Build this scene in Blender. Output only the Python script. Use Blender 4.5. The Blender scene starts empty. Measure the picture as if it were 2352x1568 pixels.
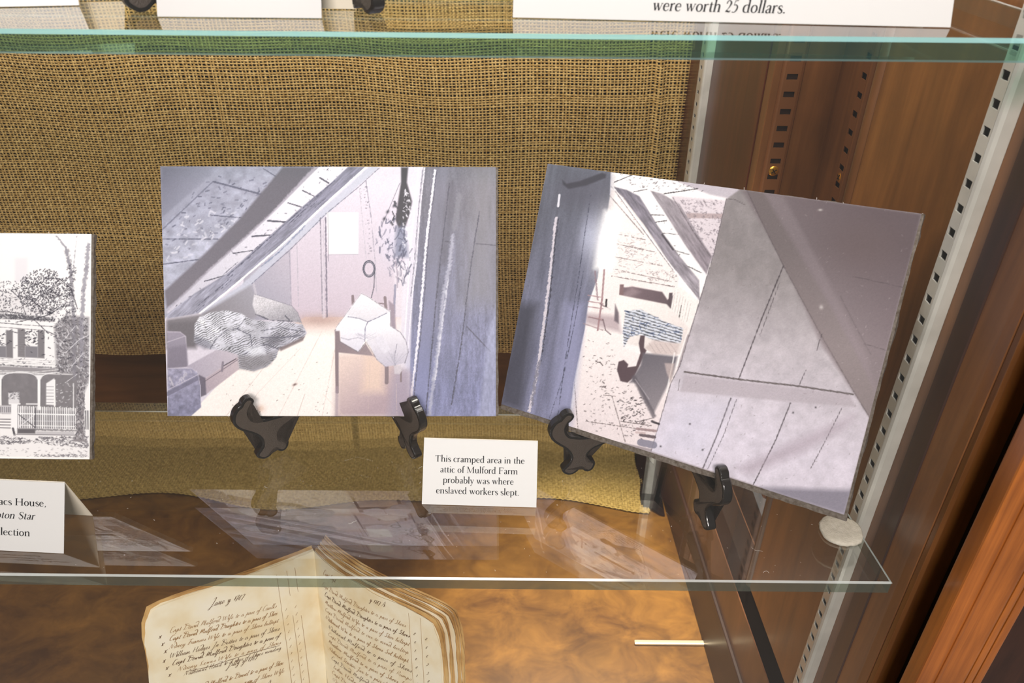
import bpy, bmesh, math, random
import numpy as np
from mathutils import Vector, Matrix

random.seed(7)
RNG = np.random.default_rng(11)
K = 0.001                                   # geometry below is written in millimetres
SC = bpy.context.scene
COL = SC.collection

# ------------------------------------------------------------------ camera
TH = math.radians(33.0)
ROLL = 0.0095
cam_d = bpy.data.cameras.new('camera')
cam_d.sensor_width = 36.0
cam_d.lens = 1790.0 / 2352.0 * 36.0
cam_d.clip_start = 0.01
cam_d.clip_end = 50
cam = bpy.data.objects.new('camera', cam_d)
COL.objects.link(cam)
fw = Vector((0, math.cos(TH), -math.sin(TH)))
up = Vector((0, math.sin(TH), math.cos(TH)))
rt = Vector((1, 0, 0))
rt2 = rt * math.cos(ROLL) + up * math.sin(ROLL)
up2 = -rt * math.sin(ROLL) + up * math.cos(ROLL)
m = Matrix((rt2, up2, -fw)).transposed().to_4x4()
m.translation = Vector((0, -300 * K, 357 * K))
cam.matrix_world = m
cam_d.dof.use_dof = True
cam_d.dof.focus_distance = 0.53
cam_d.dof.aperture_fstop = 20.0
SC.camera = cam

# ------------------------------------------------------------------ world, lights, exposure
W = bpy.data.worlds.new('room_light')
SC.world = W
W.use_nodes = True
W.node_tree.nodes['Background'].inputs[0].default_value = (0.86, 0.82, 0.78, 1)
W.node_tree.nodes['Background'].inputs[1].default_value = 0.26


def area(name, loc, target, sx, sy, power, color):
    d = bpy.data.lights.new(name, 'AREA')
    d.shape = 'RECTANGLE'
    d.size = sx * K
    d.size_y = sy * K
    d.energy = power
    d.color = color
    o = bpy.data.objects.new(name, d)
    COL.objects.link(o)
    o.location = Vector(loc) * K
    o.rotation_euler = (Vector(target) - Vector(loc)).to_track_quat('-Z', 'Y').to_euler()
    return o


# strip lamp behind the door's head rail; unseen fills added under the roof
area('case_strip_lamp', (-150, 66, 480), (-150, 230, 0), 760, 26, 2.0, (1.0, 0.955, 0.97))
area('burlap_wash_fill', (-230, 400, 560), (-230, 640, 200), 800, 20, 2.2, (1.0, 0.95, 0.88))  # unseen fill, added to wash the burlap with light
area('side_fill_light', (205, 150, 585), (60, 250, -100), 20, 160, 2.2, (1.0, 0.93, 0.84))  # unseen fill, added to brighten the right-hand side of the case
area('room_ceiling_lamp', (0, -1150, 900), (0, 100, -100), 500, 300, 26.0, (1.0, 0.93, 0.90))

d_ = bpy.data.lights.new('floor_fill_spot', 'SPOT')  # unseen spot, added to brighten the floor at the right
d_.energy = 125.0
d_.color = (1.0, 0.90, 0.74)
d_.spot_size = math.radians(30)
d_.spot_blend = 0.8
d_.shadow_soft_size = 0.02
o_ = bpy.data.objects.new('floor_fill_spot', d_)
COL.objects.link(o_)
o_.location = (0.115, 0.330, 0.590)
o_.rotation_euler = (Vector((0.105, 0.275, -0.39)) - o_.location).to_track_quat('-Z', 'Y').to_euler()

SC.view_settings.view_transform = 'Standard'
SC.view_settings.look = 'None'
SC.view_settings.exposure = -0.18
SC.view_settings.gamma = 1.0
SC.view_settings.use_curve_mapping = False
SC.cycles.max_bounces = 14
SC.cycles.transparent_max_bounces = 24
SC.cycles.transmission_bounces = 8
SC.cycles.glossy_bounces = 6
SC.cycles.caustics_reflective = False
SC.cycles.caustics_refractive = False
SC.cycles.sample_clamp_indirect = 6.0


# ------------------------------------------------------------------ helpers
def lin(c):
    """sRGB 0..255 -> linear tuple"""
    out = []
    for v in c:
        v = v / 255.0
        out.append(v / 12.92 if v <= 0.04045 else ((v + 0.055) / 1.055) ** 2.4)
    return tuple(out)


def rgba(c):
    return lin(c) + (1.0,)


def new_mat(name):
    mt = bpy.data.materials.new(name)
    mt.use_nodes = True
    nt = mt.node_tree
    b = nt.nodes['Principled BSDF']
    return mt, nt, b


def plain(name, c, rough=0.5, metal=0.0, spec=0.5, bump=None, var=None):
    mt, nt, b = new_mat(name)
    b.inputs['Base Color'].default_value = rgba(c)
    b.inputs['Roughness'].default_value = rough
    b.inputs['Metallic'].default_value = metal
    b.inputs['Specular IOR Level'].default_value = spec
    tc = nt.nodes.new('ShaderNodeTexCoord')
    if var:
        sc, c2 = var
        n = nt.nodes.new('ShaderNodeTexNoise')
        n.inputs['Scale'].default_value = sc
        n.inputs['Detail'].default_value = 6
        nt.links.new(tc.outputs['Object'], n.inputs['Vector'])
        r = nt.nodes.new('ShaderNodeValToRGB')
        r.color_ramp.elements[0].position = 0.3
        r.color_ramp.elements[1].position = 0.7
        r.color_ramp.elements[0].color = rgba(c)
        r.color_ramp.elements[1].color = rgba(c2)
        nt.links.new(n.outputs['Fac'], r.inputs['Fac'])
        nt.links.new(r.outputs['Color'], b.inputs['Base Color'])
    if bump:
        sc, st = bump
        n = nt.nodes.new('ShaderNodeTexNoise')
        n.inputs['Scale'].default_value = sc
        n.inputs['Detail'].default_value = 4
        nt.links.new(tc.outputs['Object'], n.inputs['Vector'])
        bp = nt.nodes.new('ShaderNodeBump')
        bp.inputs['Strength'].default_value = st
        bp.inputs['Distance'].default_value = 0.0005
        nt.links.new(n.outputs['Fac'], bp.inputs['Height'])
        nt.links.new(bp.outputs['Normal'], b.inputs['Normal'])
    return mt


def wood(name, c1, c2, stretch=(60, 60, 4), rough=0.35, coat=0.3, blotch=(255, 255, 255), bump=0.15):
    """varnished timber: streaky grain along one axis, blotches, fine scratches"""
    mt, nt, b = new_mat(name)
    L = nt.links
    tc = nt.nodes.new('ShaderNodeTexCoord')
    mp = nt.nodes.new('ShaderNodeMapping')
    mp.inputs['Scale'].default_value = stretch
    L.new(tc.outputs['Object'], mp.inputs['Vector'])
    n1 = nt.nodes.new('ShaderNodeTexNoise')
    n1.inputs['Scale'].default_value = 1.0
    n1.inputs['Detail'].default_value = 8
    n1.inputs['Roughness'].default_value = 0.65
    n1.inputs['Distortion'].default_value = 0.6
    L.new(mp.outputs['Vector'], n1.inputs['Vector'])
    r = nt.nodes.new('ShaderNodeValToRGB')
    r.color_ramp.elements[0].position = 0.32
    r.color_ramp.elements[1].position = 0.7
    r.color_ramp.elements[0].color = rgba(c1)
    r.color_ramp.elements[1].color = rgba(c2)
    L.new(n1.outputs['Fac'], r.inputs['Fac'])
    n2 = nt.nodes.new('ShaderNodeTexNoise')
    n2.inputs['Scale'].default_value = 14.0
    n2.inputs['Detail'].default_value = 5
    L.new(tc.outputs['Object'], n2.inputs['Vector'])
    mr = nt.nodes.new('ShaderNodeMapRange')
    mr.inputs['From Min'].default_value = 0.3
    mr.inputs['From Max'].default_value = 0.7
    mr.inputs['To Min'].default_value = 0.72
    mr.inputs['To Max'].default_value = 1.1
    L.new(n2.outputs['Fac'], mr.inputs['Value'])
    mx = nt.nodes.new('ShaderNodeMix')
    mx.data_type = 'RGBA'
    mx.blend_type = 'MULTIPLY'
    mx.inputs['Factor'].default_value = 1.0
    L.new(r.outputs['Color'], mx.inputs['A'])
    L.new(mr.outputs['Result'], mx.inputs['B'])
    L.new(mx.outputs['Result'], b.inputs['Base Color'])
    b.inputs['Roughness'].default_value = rough
    b.inputs['Coat Weight'].default_value = coat
    b.inputs['Coat Roughness'].default_value = 0.18
    bp = nt.nodes.new('ShaderNodeBump')
    bp.inputs['Strength'].default_value = bump
    bp.inputs['Distance'].default_value = 0.0006
    L.new(n1.outputs['Fac'], bp.inputs['Height'])
    L.new(bp.outputs['Normal'], b.inputs['Normal'])
    return mt


def glass_face(name, tint, r0=0.05, gloss=1.0):
    """thin polished glass face: see-through, Fresnel mirror on top (no refraction)"""
    mt = bpy.data.materials.new(name)
    mt.use_nodes = True
    nt = mt.node_tree
    nt.nodes.clear()
    L = nt.links
    out = nt.nodes.new('ShaderNodeOutputMaterial')
    tr = nt.nodes.new('ShaderNodeBsdfTransparent')
    tr.inputs['Color'].default_value = tuple(tint) + (1,)
    gl = nt.nodes.new('ShaderNodeBsdfGlossy')
    gl.inputs['Roughness'].default_value = 0.004
    gl.inputs['Color'].default_value = (gloss, gloss, gloss, 1)
    lw = nt.nodes.new('ShaderNodeLayerWeight')
    lw.inputs['Blend'].default_value = 0.5
    pw = nt.nodes.new('ShaderNodeMath')
    pw.operation = 'POWER'
    pw.inputs[1].default_value = 5.0
    L.new(lw.outputs['Facing'], pw.inputs[0])
    ma = nt.nodes.new('ShaderNodeMath')
    ma.operation = 'MULTIPLY_ADD'
    ma.inputs[1].default_value = 1.0 - r0
    ma.inputs[2].default_value = r0
    L.new(pw.outputs[0], ma.inputs[0])
    mx = nt.nodes.new('ShaderNodeMixShader')
    L.new(ma.outputs[0], mx.inputs['Fac'])
    L.new(tr.outputs[0], mx.inputs[1])
    L.new(gl.outputs[0], mx.inputs[2])
    L.new(mx.outputs[0], out.inputs['Surface'])
    return mt


def glass_edge(name, tint, diff, fac=0.35):
    """cut edge of a thick pane: deep green see-through with a little scatter and gloss"""
    mt = bpy.data.materials.new(name)
    mt.use_nodes = True
    nt = mt.node_tree
    nt.nodes.clear()
    L = nt.links
    out = nt.nodes.new('ShaderNodeOutputMaterial')
    tr = nt.nodes.new('ShaderNodeBsdfTransparent')
    tr.inputs['Color'].default_value = tuple(tint) + (1,)
    pb = nt.nodes.new('ShaderNodeBsdfPrincipled')
    pb.inputs['Base Color'].default_value = tuple(diff) + (1,)
    pb.inputs['Roughness'].default_value = 0.12
    mx = nt.nodes.new('ShaderNodeMixShader')
    mx.inputs['Fac'].default_value = fac
    L.new(tr.outputs[0], mx.inputs[1])
    L.new(pb.outputs[0], mx.inputs[2])
    L.new(mx.outputs[0], out.inputs['Surface'])
    return mt


def attr_mat(name, rough=0.4, spec=0.3, coat=0.0):
    mt, nt, b = new_mat(name)
    a = nt.nodes.new('ShaderNodeAttribute')
    a.attribute_name = 'Col'
    nt.links.new(a.outputs['Color'], b.inputs['Base Color'])
    b.inputs['Roughness'].default_value = rough
    b.inputs['Specular IOR Level'].default_value = spec
    b.inputs['Coat Weight'].default_value = coat
    b.inputs['Coat Roughness'].default_value = 0.2
    return mt


def put(o, parent=None):
    COL.objects.link(o)
    if parent is not None:
        o.parent = parent
    return o


def base_of(parent):
    """location (mm) of a parent chain, so child vertices can be given in world mm"""
    v = Vector((0, 0, 0))
    while parent is not None:
        v = v + parent.location
        parent = parent.parent
    return np.array(v) / K


def mesh(name, verts, faces, mat, parent=None, smooth=False, fmat=None, loc=None):
    """one mesh object; verts are world millimetres"""
    v = np.asarray(verts, float)
    b = base_of(parent)
    if loc is not None:
        b = b + np.asarray(loc, float) - b
    me = bpy.data.meshes.new(name)
    me.from_pydata(((v - b) * K).tolist(), [], [list(f) for f in faces])
    mats = mat if isinstance(mat, (list, tuple)) else [mat]
    for q in mats:
        me.materials.append(q)
    if fmat is not None:
        me.polygons.foreach_set('material_index', fmat)
    if smooth:
        me.polygons.foreach_set('use_smooth', [True] * len(me.polygons))
    me.update()
    o = bpy.data.objects.new(name, me)
    put(o, parent)
    if loc is not None:
        o.location = Vector(loc) * K if parent is None else (Vector(loc) - Vector(base_of(parent))) * K
    return o


def fast_grid(name, P, mat, parent=None, cols=None, smooth=True):
    """P: (nv,nu,3) world mm -> quad grid, optional (nv,nu,3) linear colours as attribute Col"""
    nv, nu = P.shape[:2]
    b = base_of(parent)
    v = ((P.reshape(-1, 3) - b) * K).astype(np.float32)
    i = np.arange(nv * nu).reshape(nv, nu)
    q = np.stack([i[:-1, :-1], i[:-1, 1:], i[1:, 1:], i[1:, :-1]], -1).reshape(-1, 4)
    o = fast_quads(name, v, q, mat, parent, smooth)
    if cols is not None:
        ca = o.data.color_attributes.new('Col', 'FLOAT_COLOR', 'POINT')
        c4 = np.ones((nv * nu, 4), np.float32)
        c4[:, :3] = cols.reshape(-1, 3)
        ca.data.foreach_set('color', c4.ravel())
    return o


def fast_quads(name, v, q, mat, parent, smooth):
    me = bpy.data.meshes.new(name)
    me.vertices.add(len(v))
    me.vertices.foreach_set('co', np.ascontiguousarray(v, np.float32).ravel())
    me.loops.add(q.size)
    me.loops.foreach_set('vertex_index', np.ascontiguousarray(q, np.int32).ravel())
    me.polygons.add(len(q))
    me.polygons.foreach_set('loop_start', np.arange(0, q.size, 4, dtype=np.int32))
    me.polygons.foreach_set('loop_total', np.full(len(q), 4, np.int32))
    if smooth:
        me.polygons.foreach_set('use_smooth', np.ones(len(q), bool))
    me.materials.append(mat)
    me.update(calc_edges=True)
    me.validate()
    o = bpy.data.objects.new(name, me)
    put(o, parent)
    return o


def bm_obj(name, bm, mat, parent=None, smooth=False):
    """bmesh in world mm -> object"""
    b = base_of(parent)
    for v in bm.verts:
        v.co = (v.co - Vector(b)) * K
    bmesh.ops.recalc_face_normals(bm, faces=bm.faces)
    me = bpy.data.meshes.new(name)
    bm.to_mesh(me)
    bm.free()
    for q in (mat if isinstance(mat, (list, tuple)) else [mat]):
        me.materials.append(q)
    if smooth:
        me.polygons.foreach_set('use_smooth', [True] * len(me.polygons))
    o = bpy.data.objects.new(name, me)
    return put(o, parent)


def prism(poly, vec, bevel=0.0, seg=2):
    """bmesh prism: planar 3d polygon extruded by vec"""
    bm = bmesh.new()
    vs = [bm.verts.new(p) for p in poly]
    f = bm.faces.new(vs)
    r = bmesh.ops.extrude_face_region(bm, geom=[f])
    nv = [g for g in r['geom'] if isinstance(g, bmesh.types.BMVert)]
    bmesh.ops.translate(bm, verts=nv, vec=vec)
    if bevel > 0:
        bmesh.ops.bevel(bm, geom=list(bm.edges), offset=bevel, segments=seg, profile=0.6, affect='EDGES')
    return bm


def box_bm(x0, x1, y0, y1, z0, z1, bevel=0.0):
    return prism([(x0, y0, z0), (x1, y0, z0), (x1, y1, z0), (x0, y1, z0)], (0, 0, z1 - z0), bevel)


def thing(name, label, cat, loc, group=None):
    o = bpy.data.objects.new(name, None)
    o.empty_display_size = 0.02
    COL.objects.link(o)
    o.location = Vector(loc) * K
    return tag(o, label, cat, group)


def tag(o, label, cat, group=None, kind=None):
    o['label'] = label
    if cat:
        o['category'] = cat
    if group:
        o['group'] = group
    if kind:
        o['kind'] = kind
    return o


def struct(o, label=None):
    o['kind'] = 'structure'
    if label:
        o['label'] = label
    return o


def frame(rx, ry, rz):
    cx, sx, cy, sy, cz, sz = math.cos(rx), math.sin(rx), math.cos(ry), math.sin(ry), math.cos(rz), math.sin(rz)
    Rx = np.array([[1, 0, 0], [0, cx, -sx], [0, sx, cx]])
    Ry = np.array([[cy, 0, sy], [0, 1, 0], [-sy, 0, cy]])
    Rz = np.array([[cz, -sz, 0], [sz, cz, 0], [0, 0, 1]])
    return Rz @ Rx @ Ry


def wx(y):
    """inner face of the case's right-hand side, which splays outward towards the door"""
    return 228.2 - 0.0454 * y


FLOOR = -390.0
BACK = 640.0
ROOF = 600.0
LEFT = -860.0
ZU = 296.0           # top of the upper shelf

# ------------------------------------------------------------------ materials
M = {}
M['panel'] = wood('varnished_panel', (100, 58, 24), (150, 96, 46), (40, 40, 5), 0.38, 0.25)
M['red'] = wood('dark_red_timber', (58, 24, 14), (100, 48, 24), (70, 70, 5), 0.36, 0.3)
M['post'] = wood('brown_post', (92, 56, 28), (124, 80, 42), (60, 60, 5), 0.4, 0.2)
M['base'] = wood('dark_plinth', (34, 20, 15), (56, 34, 24), (60, 6, 60), 0.45, 0.15)
M['lowpanel'] = wood('lower_panel', (80, 50, 32), (112, 74, 48), (40, 40, 5), 0.4, 0.25)
M['stile'] = wood('orange_stile', (140, 76, 26), (192, 112, 44), (140, 140, 5), 0.3, 0.4, bump=0.3)
M['outer'] = wood('outer_frame', (46, 24, 14), (72, 40, 24), (80, 80, 5), 0.4, 0.2)
M['black'] = plain('gap_black', (22, 16, 13), 0.8, spec=0.1)
M['floor'] = wood('plywood_floor', (82, 52, 22), (140, 98, 42), (22, 30, 22), 0.34, 0.35, bump=0.08)
M['backwood'] = wood('back_board', (84, 50, 24), (118, 74, 36), (5, 40, 40), 0.45, 0.15)
M['liner'] = plain('backing_cloth', (20, 14, 9), 0.95, spec=0.05)
M['card'] = plain('white_card', (222, 221, 219), 0.6, spec=0.15)
M['cardin'] = plain('cream_card', (236, 226, 206), 0.7, spec=0.2)
M['ink'] = plain('black_ink', (24, 24, 28), 0.6, spec=0.2)
M['sepia'] = plain('sepia_ink', (166, 128, 80), 0.8, spec=0.1)
M['sepia_dark'] = plain('dark_sepia_ink', (112, 80, 46), 0.8, spec=0.1)
M['steel'] = plain('zinc_steel', (214, 212, 202), 0.45, 0.3, bump=(900, 0.1), var=(60, (196, 194, 184)))
M['bronze'] = plain('bronze_steel', (122, 78, 44), 0.45, 0.3, bump=(700, 0.1))
M['brass'] = plain('brass_screw', (232, 176, 70), 0.25, 0.9)
M['easel'] = plain('black_plastic', (30, 27, 25), 0.22, spec=0.6)
M['easelface'] = plain('pebbled_plastic', (74, 64, 56), 0.45, spec=0.6, bump=(1500, 0.9))
M['core'] = plain('board_edge', (120, 112, 104), 0.85, spec=0.1, bump=(900, 0.6), var=(500, (84, 74, 64)))
M['fluff'] = plain('paper_fluff', (210, 205, 198), 0.9, spec=0.1)
M['felt'] = plain('felt', (226, 220, 204), 0.95, spec=0.05, bump=(1200, 0.8), var=(300, (205, 198, 180)))
M['print'] = attr_mat('photo_print', 0.42, 0.25)
M['glass'] = glass_face('shelf_glass', (0.965, 0.98, 0.97), 0.16)
M['glass_up'] = glass_face('upper_shelf_glass', (0.97, 0.985, 0.978), 0.05)
M['door_glass'] = glass_face('door_glass', (0.985, 0.985, 0.98), 0.04)
M['edge'] = glass_edge('glass_edge_green', (0.42, 0.80, 0.60), (0.04, 0.15, 0.15), 0.20)
M['edge2'] = glass_edge('glass_edge_olive', (0.60, 0.68, 0.58), (0.12, 0.14, 0.11), 0.42)
M['arris'] = glass_edge('glass_arris', (0.5, 0.8, 0.78), (0.40, 0.78, 0.78), 0.5)
M['arris2'] = glass_edge('glass_arris_pale', (0.7, 0.8, 0.78), (0.85, 0.9, 0.88), 0.55)
M['blackcloth'] = plain('black_cloth', (18, 17, 18), 0.95, spec=0.05)


def yarn_mat(name, c1, c2):
    mt, nt, b = new_mat(name)
    L = nt.links
    tc = nt.nodes.new('ShaderNodeTexCoord')
    n = nt.nodes.new('ShaderNodeTexNoise')
    n.inputs['Scale'].default_value = 260
    n.inputs['Detail'].default_value = 5
    L.new(tc.outputs['Object'], n.inputs['Vector'])
    r = nt.nodes.new('ShaderNodeValToRGB')
    r.color_ramp.elements[0].position = 0.34
    r.color_ramp.elements[1].position = 0.66
    r.color_ramp.elements[0].color = rgba(c1)
    r.color_ramp.elements[1].color = rgba(c2)
    L.new(n.outputs['Fac'], r.inputs['Fac'])
    L.new(r.outputs['Color'], b.inputs['Base Color'])
    b.inputs['Roughness'].default_value = 0.85
    b.inputs['Specular IOR Level'].default_value = 0.15
    return mt


M['yarn'] = yarn_mat('jute_yarn', (166, 134, 74), (212, 182, 118))
M['yarn2'] = yarn_mat('dull_jute_yarn', (150, 124, 66), (188, 160, 96))

# ================================================================== SETTING
o = struct(bm_obj('floor', box_bm(LEFT, 330, -60, BACK + 10, FLOOR - 20, FLOOR), M['floor']))
tag(o, 'mottled orange-brown plywood floor of the display case', None)
o = struct(bm_obj('wall_back', box_bm(LEFT, 300, BACK, BACK + 15, FLOOR, ROOF), M['backwood']))
tag(o, 'brown wooden back board of the case behind the burlap', None)
bm_obj('backing_sheet', box_bm(LEFT + 2, 200, BACK - 3, BACK - 0.5, -262, ROOF - 5), M['liner'], o)
o = struct(bm_obj('wall_left', box_bm(LEFT - 15, LEFT, -60, BACK, FLOOR, ROOF), M['panel']))
o = struct(bm_obj('ceiling', box_bm(LEFT, 330, -60, BACK, ROOF, ROOF + 15), M['panel']))

# right-hand side: front panel, recess with its own slotted strips, dark red rear board
def wall_prism(y0, y1, z0, z1, inset=0.0, thick=36.0):
    return prism([(wx(y0) - inset, y0, z0), (wx(y1) - inset, y1, z0), (wx(y1) + thick, y1, z0), (wx(y0) + thick, y0, z0)],
                 (0, 0, z1 - z0), 0.6, 1)


wr = struct(bm_obj('wall_right', wall_prism(0, 178, -220, ROOF), M['panel']))
tag(wr, 'varnished brown wooden side of the case with slotted metal strips', None)
# rounded bead at the rear edge of the front panel
ang = np.linspace(0, 2 * math.pi, 17)[:-1]
bead = [(wx(180) + 3 + 5.5 * math.cos(a), 183 + 5.5 * math.sin(a), -220) for a in ang]
bm_obj('bead_moulding', prism(bead, (0, 0, ROOF + 220)), M['post'], wr, True)
bm_obj('recess_back_board', prism([(wx(356), 356, -220), (300, 356, -220), (300, 372, -220), (wx(356), 372, -220)], (0, 0, ROOF + 220), 0.6, 1), M['post'], wr)
bm_obj('recess_side_board', box_bm(266, 280, 182, 356, -220, ROOF), M['post'], wr)
bm_obj('rear_board', wall_prism(373, BACK, -220, ROOF), M['red'], wr)
bm_obj('lower_panel', wall_prism(0, BACK, FLOOR + 75, -253), M['lowpanel'], wr)
bm_obj('plinth', wall_prism(0, BACK, FLOOR, FLOOR + 75, 3), M['base'], wr)
bm_obj('groove_backing', wall_prism(0, BACK, -253, -220, -0.8, 20), M['black'], wr)

bm_obj('worn_dark_strip', wall_prism(25, 40, -220, ROOF, 0.9, 2), M['outer'], wr)

# door frame at the right
t1 = struct(bm_obj('trim_1', box_bm(230.5, 257.8, -34, -22, FLOOR - 20, ROOF, 1.2), M['stile']))
tag(t1, 'orange varnished door stile at the right edge of the case', None)
bm_obj('raised_ridge', box_bm(240.5, 242.5, -34.8, -33, FLOOR, ROOF, 0.5), M['stile'], t1)
bm_obj('bead_strip', box_bm(260, 264.2, -32, -22, FLOOR - 20, ROOF, 1.0), M['stile'], t1)
bm_obj('bead_strip', box_bm(265.6, 270.5, -31, -22, FLOOR - 20, ROOF, 1.0), M['stile'], t1)
t2 = struct(bm_obj('trim_2', box_bm(271, 360, -24, -8, FLOOR - 20, ROOF, 0.8), M['outer']))
tag(t2, 'dark brown outer post of the case beyond the door stile', None)
t3 = struct(bm_obj('trim_3', box_bm(246, 270, -20.5, -1, FLOOR - 20, ROOF), M['black']))
tag(t3, 'black gap of the sliding door track', None)
bm_obj('track_lip', box_bm(228.4, 231.5, -4.5, -0.5, FLOOR, ROOF, 0.4), M['post'], t3)

# sliding glass door in front of everything
g = struct(bm_obj('window_1', box_bm(LEFT, 250, -15, -11, FLOOR, ROOF), M['door_glass']))
tag(g, 'clear glass door across the front of the case', None)


# ------------------------------------------------------------------ glass shelves
def shelf(name, top, y1, x_front, slope, label, face, edge, arris, c, x_left=LEFT + 3, th=9.0):
    prof = [(0, top - th + c * .6), (0, top - c), (c, top), (y1 - c, top), (y1, top - c), (y1, top - th + c * .6), (y1 - c * .6, top - th), (c * .6, top - th)]
    V, Fc, Fm = [], [], []
    n = len(prof)
    for (y, z) in prof:
        V.append((x_left, y, z))
    for (y, z) in prof:
        V.append((x_front - slope * y, y, z))
    mi = [1, 2, 0, 2, 1, 2, 0, 2]          # material for the face between prof k and k+1
    for k in range(n):
        k2 = (k + 1) % n
        Fc.append((k, k + n, k2 + n, k2))
        Fm.append(mi[k])
    Fc.append(tuple(range(n)))
    Fm.append(1)
    Fc.append(tuple(range(2 * n - 1, n - 1, -1)))
    Fm.append(3)
    ob = mesh(name, V, Fc, [face, edge, arris, M['edge2']], None, False, Fm)
    bm = bmesh.new()
    bm.from_mesh(ob.data)
    bmesh.ops.recalc_face_normals(bm, faces=bm.faces)
    bm.to_mesh(ob.data)
    bm.free()
    e = 0.9
    V = [(x_front, 0.5, top), (x_front - slope * y1, y1, top), (x_front - slope * y1 + e, y1, top - e), (x_front + e, 0.5, top - e)]
    V += [(x - 0.5, y, z - 0.5) for x, y, z in V]
    mesh('polished_arris', V, [(0, 3, 2, 1), (4, 5, 6, 7), (0, 1, 5, 4), (1, 2, 6, 5), (2, 3, 7, 6), (3, 0, 4, 7)], M['arris2'], ob)
    return tag(ob, label, 'shelf', 'glass shelves in the case')


shelf('glass_shelf', 0.0, 162, 218.6, 0.104, 'lower glass shelf carrying the attic photographs', M['glass'], M['edge2'], M['arris2'], 1.0)
shelf('glass_shelf', ZU, 162, 222.0, 0.05, 'upper thick green-edged glass shelf across the top', M['glass_up'], M['edge'], M['arris'], 1.5, th=8.6)


# ------------------------------------------------------------------ burlap
def weave(us, vs, mapf, rel, wu, wv):
    """plain weave of real yarns. us: warp positions, vs: weft positions, mapf(u,v,h)->xyz"""
    res = []
    for kind in (0, 1):
        A, B = (us, vs) if kind == 0 else (vs, us)
        nA, nB = len(A), len(B)
        mid = (B[:-1] + B[1:]) / 2
        t = np.empty(2 * nB - 1)
        t[0::2] = B
        t[1::2] = mid
        nt_ = len(t)
        ii = np.arange(nA)[:, None]
        h = np.zeros((nA, nt_))
        j = np.arange(nB)[None, :]
        sg = np.where((ii + j) % 2 == 0, 1.0, -1.0) * (1 if kind == 0 else -1)
        h[:, 0::2] = sg * rel
        w = (wu if kind == 0 else wv) * (0.85 + 0.35 * RNG.random((nA, 1)))
        wob = 0.12 * (wu + wv) * np.cumsum(RNG.normal(0, 0.25, (nA, nt_)), 1) * 0.25
        wob -= wob.mean(1, keepdims=True)
        pa = abs(A[-1] - A[0]) / (nA - 1)
        wob = np.clip(wob, -0.8, 0.8) * pa / 4.2
        P = np.empty((nA, nt_, 3, 3))
        for k, (of, dh) in enumerate(((-0.5, -0.35), (0.0, 0.45), (0.5, -0.35))):
            a = A[:, None] + of * w + wob
            b = np.broadcast_to(t[None, :], a.shape)
            hh = h + dh * rel
            P[:, :, k] = mapf(a, b, hh) if kind == 0 else mapf(b, a, hh)
        n = nA * nt_ * 3
        idx = np.arange(n).reshape(nA, nt_, 3)
        q = np.stack([idx[:, :-1, :-1], idx[:, :-1, 1:], idx[:, 1:, 1:], idx[:, 1:, :-1]], -1).reshape(-1, 4)
        res.append((P.reshape(-1, 3), q))
    return res


def folds(x, z):
    return (5 * np.sin(x / 95.0 + 0.9 * np.sin(z / 120.0)) + 4 * np.sin((x + 0.6 * z) / 61.0 + 1.0)
            + 5 * np.exp(-((x - 172 + 0.06 * z) / 5.0) ** 2) - 3 * np.exp(-((x - 164 + 0.06 * z) / 5.0) ** 2))


us = np.arange(LEFT + 12, 207, 4.25)
us = us + RNG.normal(0, 0.28, len(us))
vs = np.arange(-262, 420, 3.3)
vs = vs + RNG.normal(0, 0.2, len(vs))


def map_back(u, v, h):
    sag = 2.2 * np.sin(u / 70.0) + 1.6 * np.sin(u / 33.0 + v / 90.0)
    return np.stack([u + 2.0 * np.sin(v / 60.0) + 0.035 * (200 - v) * 0.4, 617 - folds(u, v) - h, v + sag], -1)


bur = thing('burlap_backdrop', 'coarse straw-coloured burlap hung across the back of the case', 'burlap', (-240, 628, -262))
for nm, (v, q) in zip(('warp_yarns', 'weft_yarns'), weave(us, vs, map_back, 0.95, 1.85, 1.55)):
    b = base_of(bur)
    ob = fast_quads(nm, (v - b) * K, q, M['yarn'], bur, True)
    ob['kind'] = 'stuff'


def hem(x):
    return 452 + 9 * np.sin(x / 78.0 + 2.0) + 7 * np.sin(x / 41.0)


us2 = np.arange(LEFT + 12, 186, 3.6) + 0.0
vs2 = np.linspace(0, 1, 52)


def map_floor(u, v, h):
    y = 636 + (hem(u) - 636) * v
    z = FLOOR + 3.0 + 2.5 * (1 + np.sin(u / 60.0 + v * 3)) * (0.3 + 0.7 * v) * np.clip((1 - v) * 6, 0.25, 1) + h * 0.8
    return np.stack([u + 0.16 * (0.5 - v) * 40 * (u > 150), y, z], -1)


bf = thing('burlap_cloth', 'burlap cloth with a wavy hem spread on the case floor', 'burlap', (-240, 540, FLOOR))
res = weave(us2, vs2, map_floor, 0.8, 2.6, 0.0125)
for nm, (v, q) in zip(('warp_yarns', 'weft_yarns'), res):
    ob = fast_quads(nm, (v - base_of(bf)) * K, q, M['yarn2'], bf, True)
    ob['kind'] = 'stuff'
# underside sheet so that the cloth is not see-through
xs = np.linspace(LEFT + 12, 184, 80)
P = np.zeros((12, 80, 3))
for r_, vv in enumerate(np.linspace(0, 1, 12)):
    P[r_] = map_floor(xs, np.full(80, vv * 0.995), np.full(80, -1.3))
fast_grid('underside', P, M['yarn2'], bf)

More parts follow.
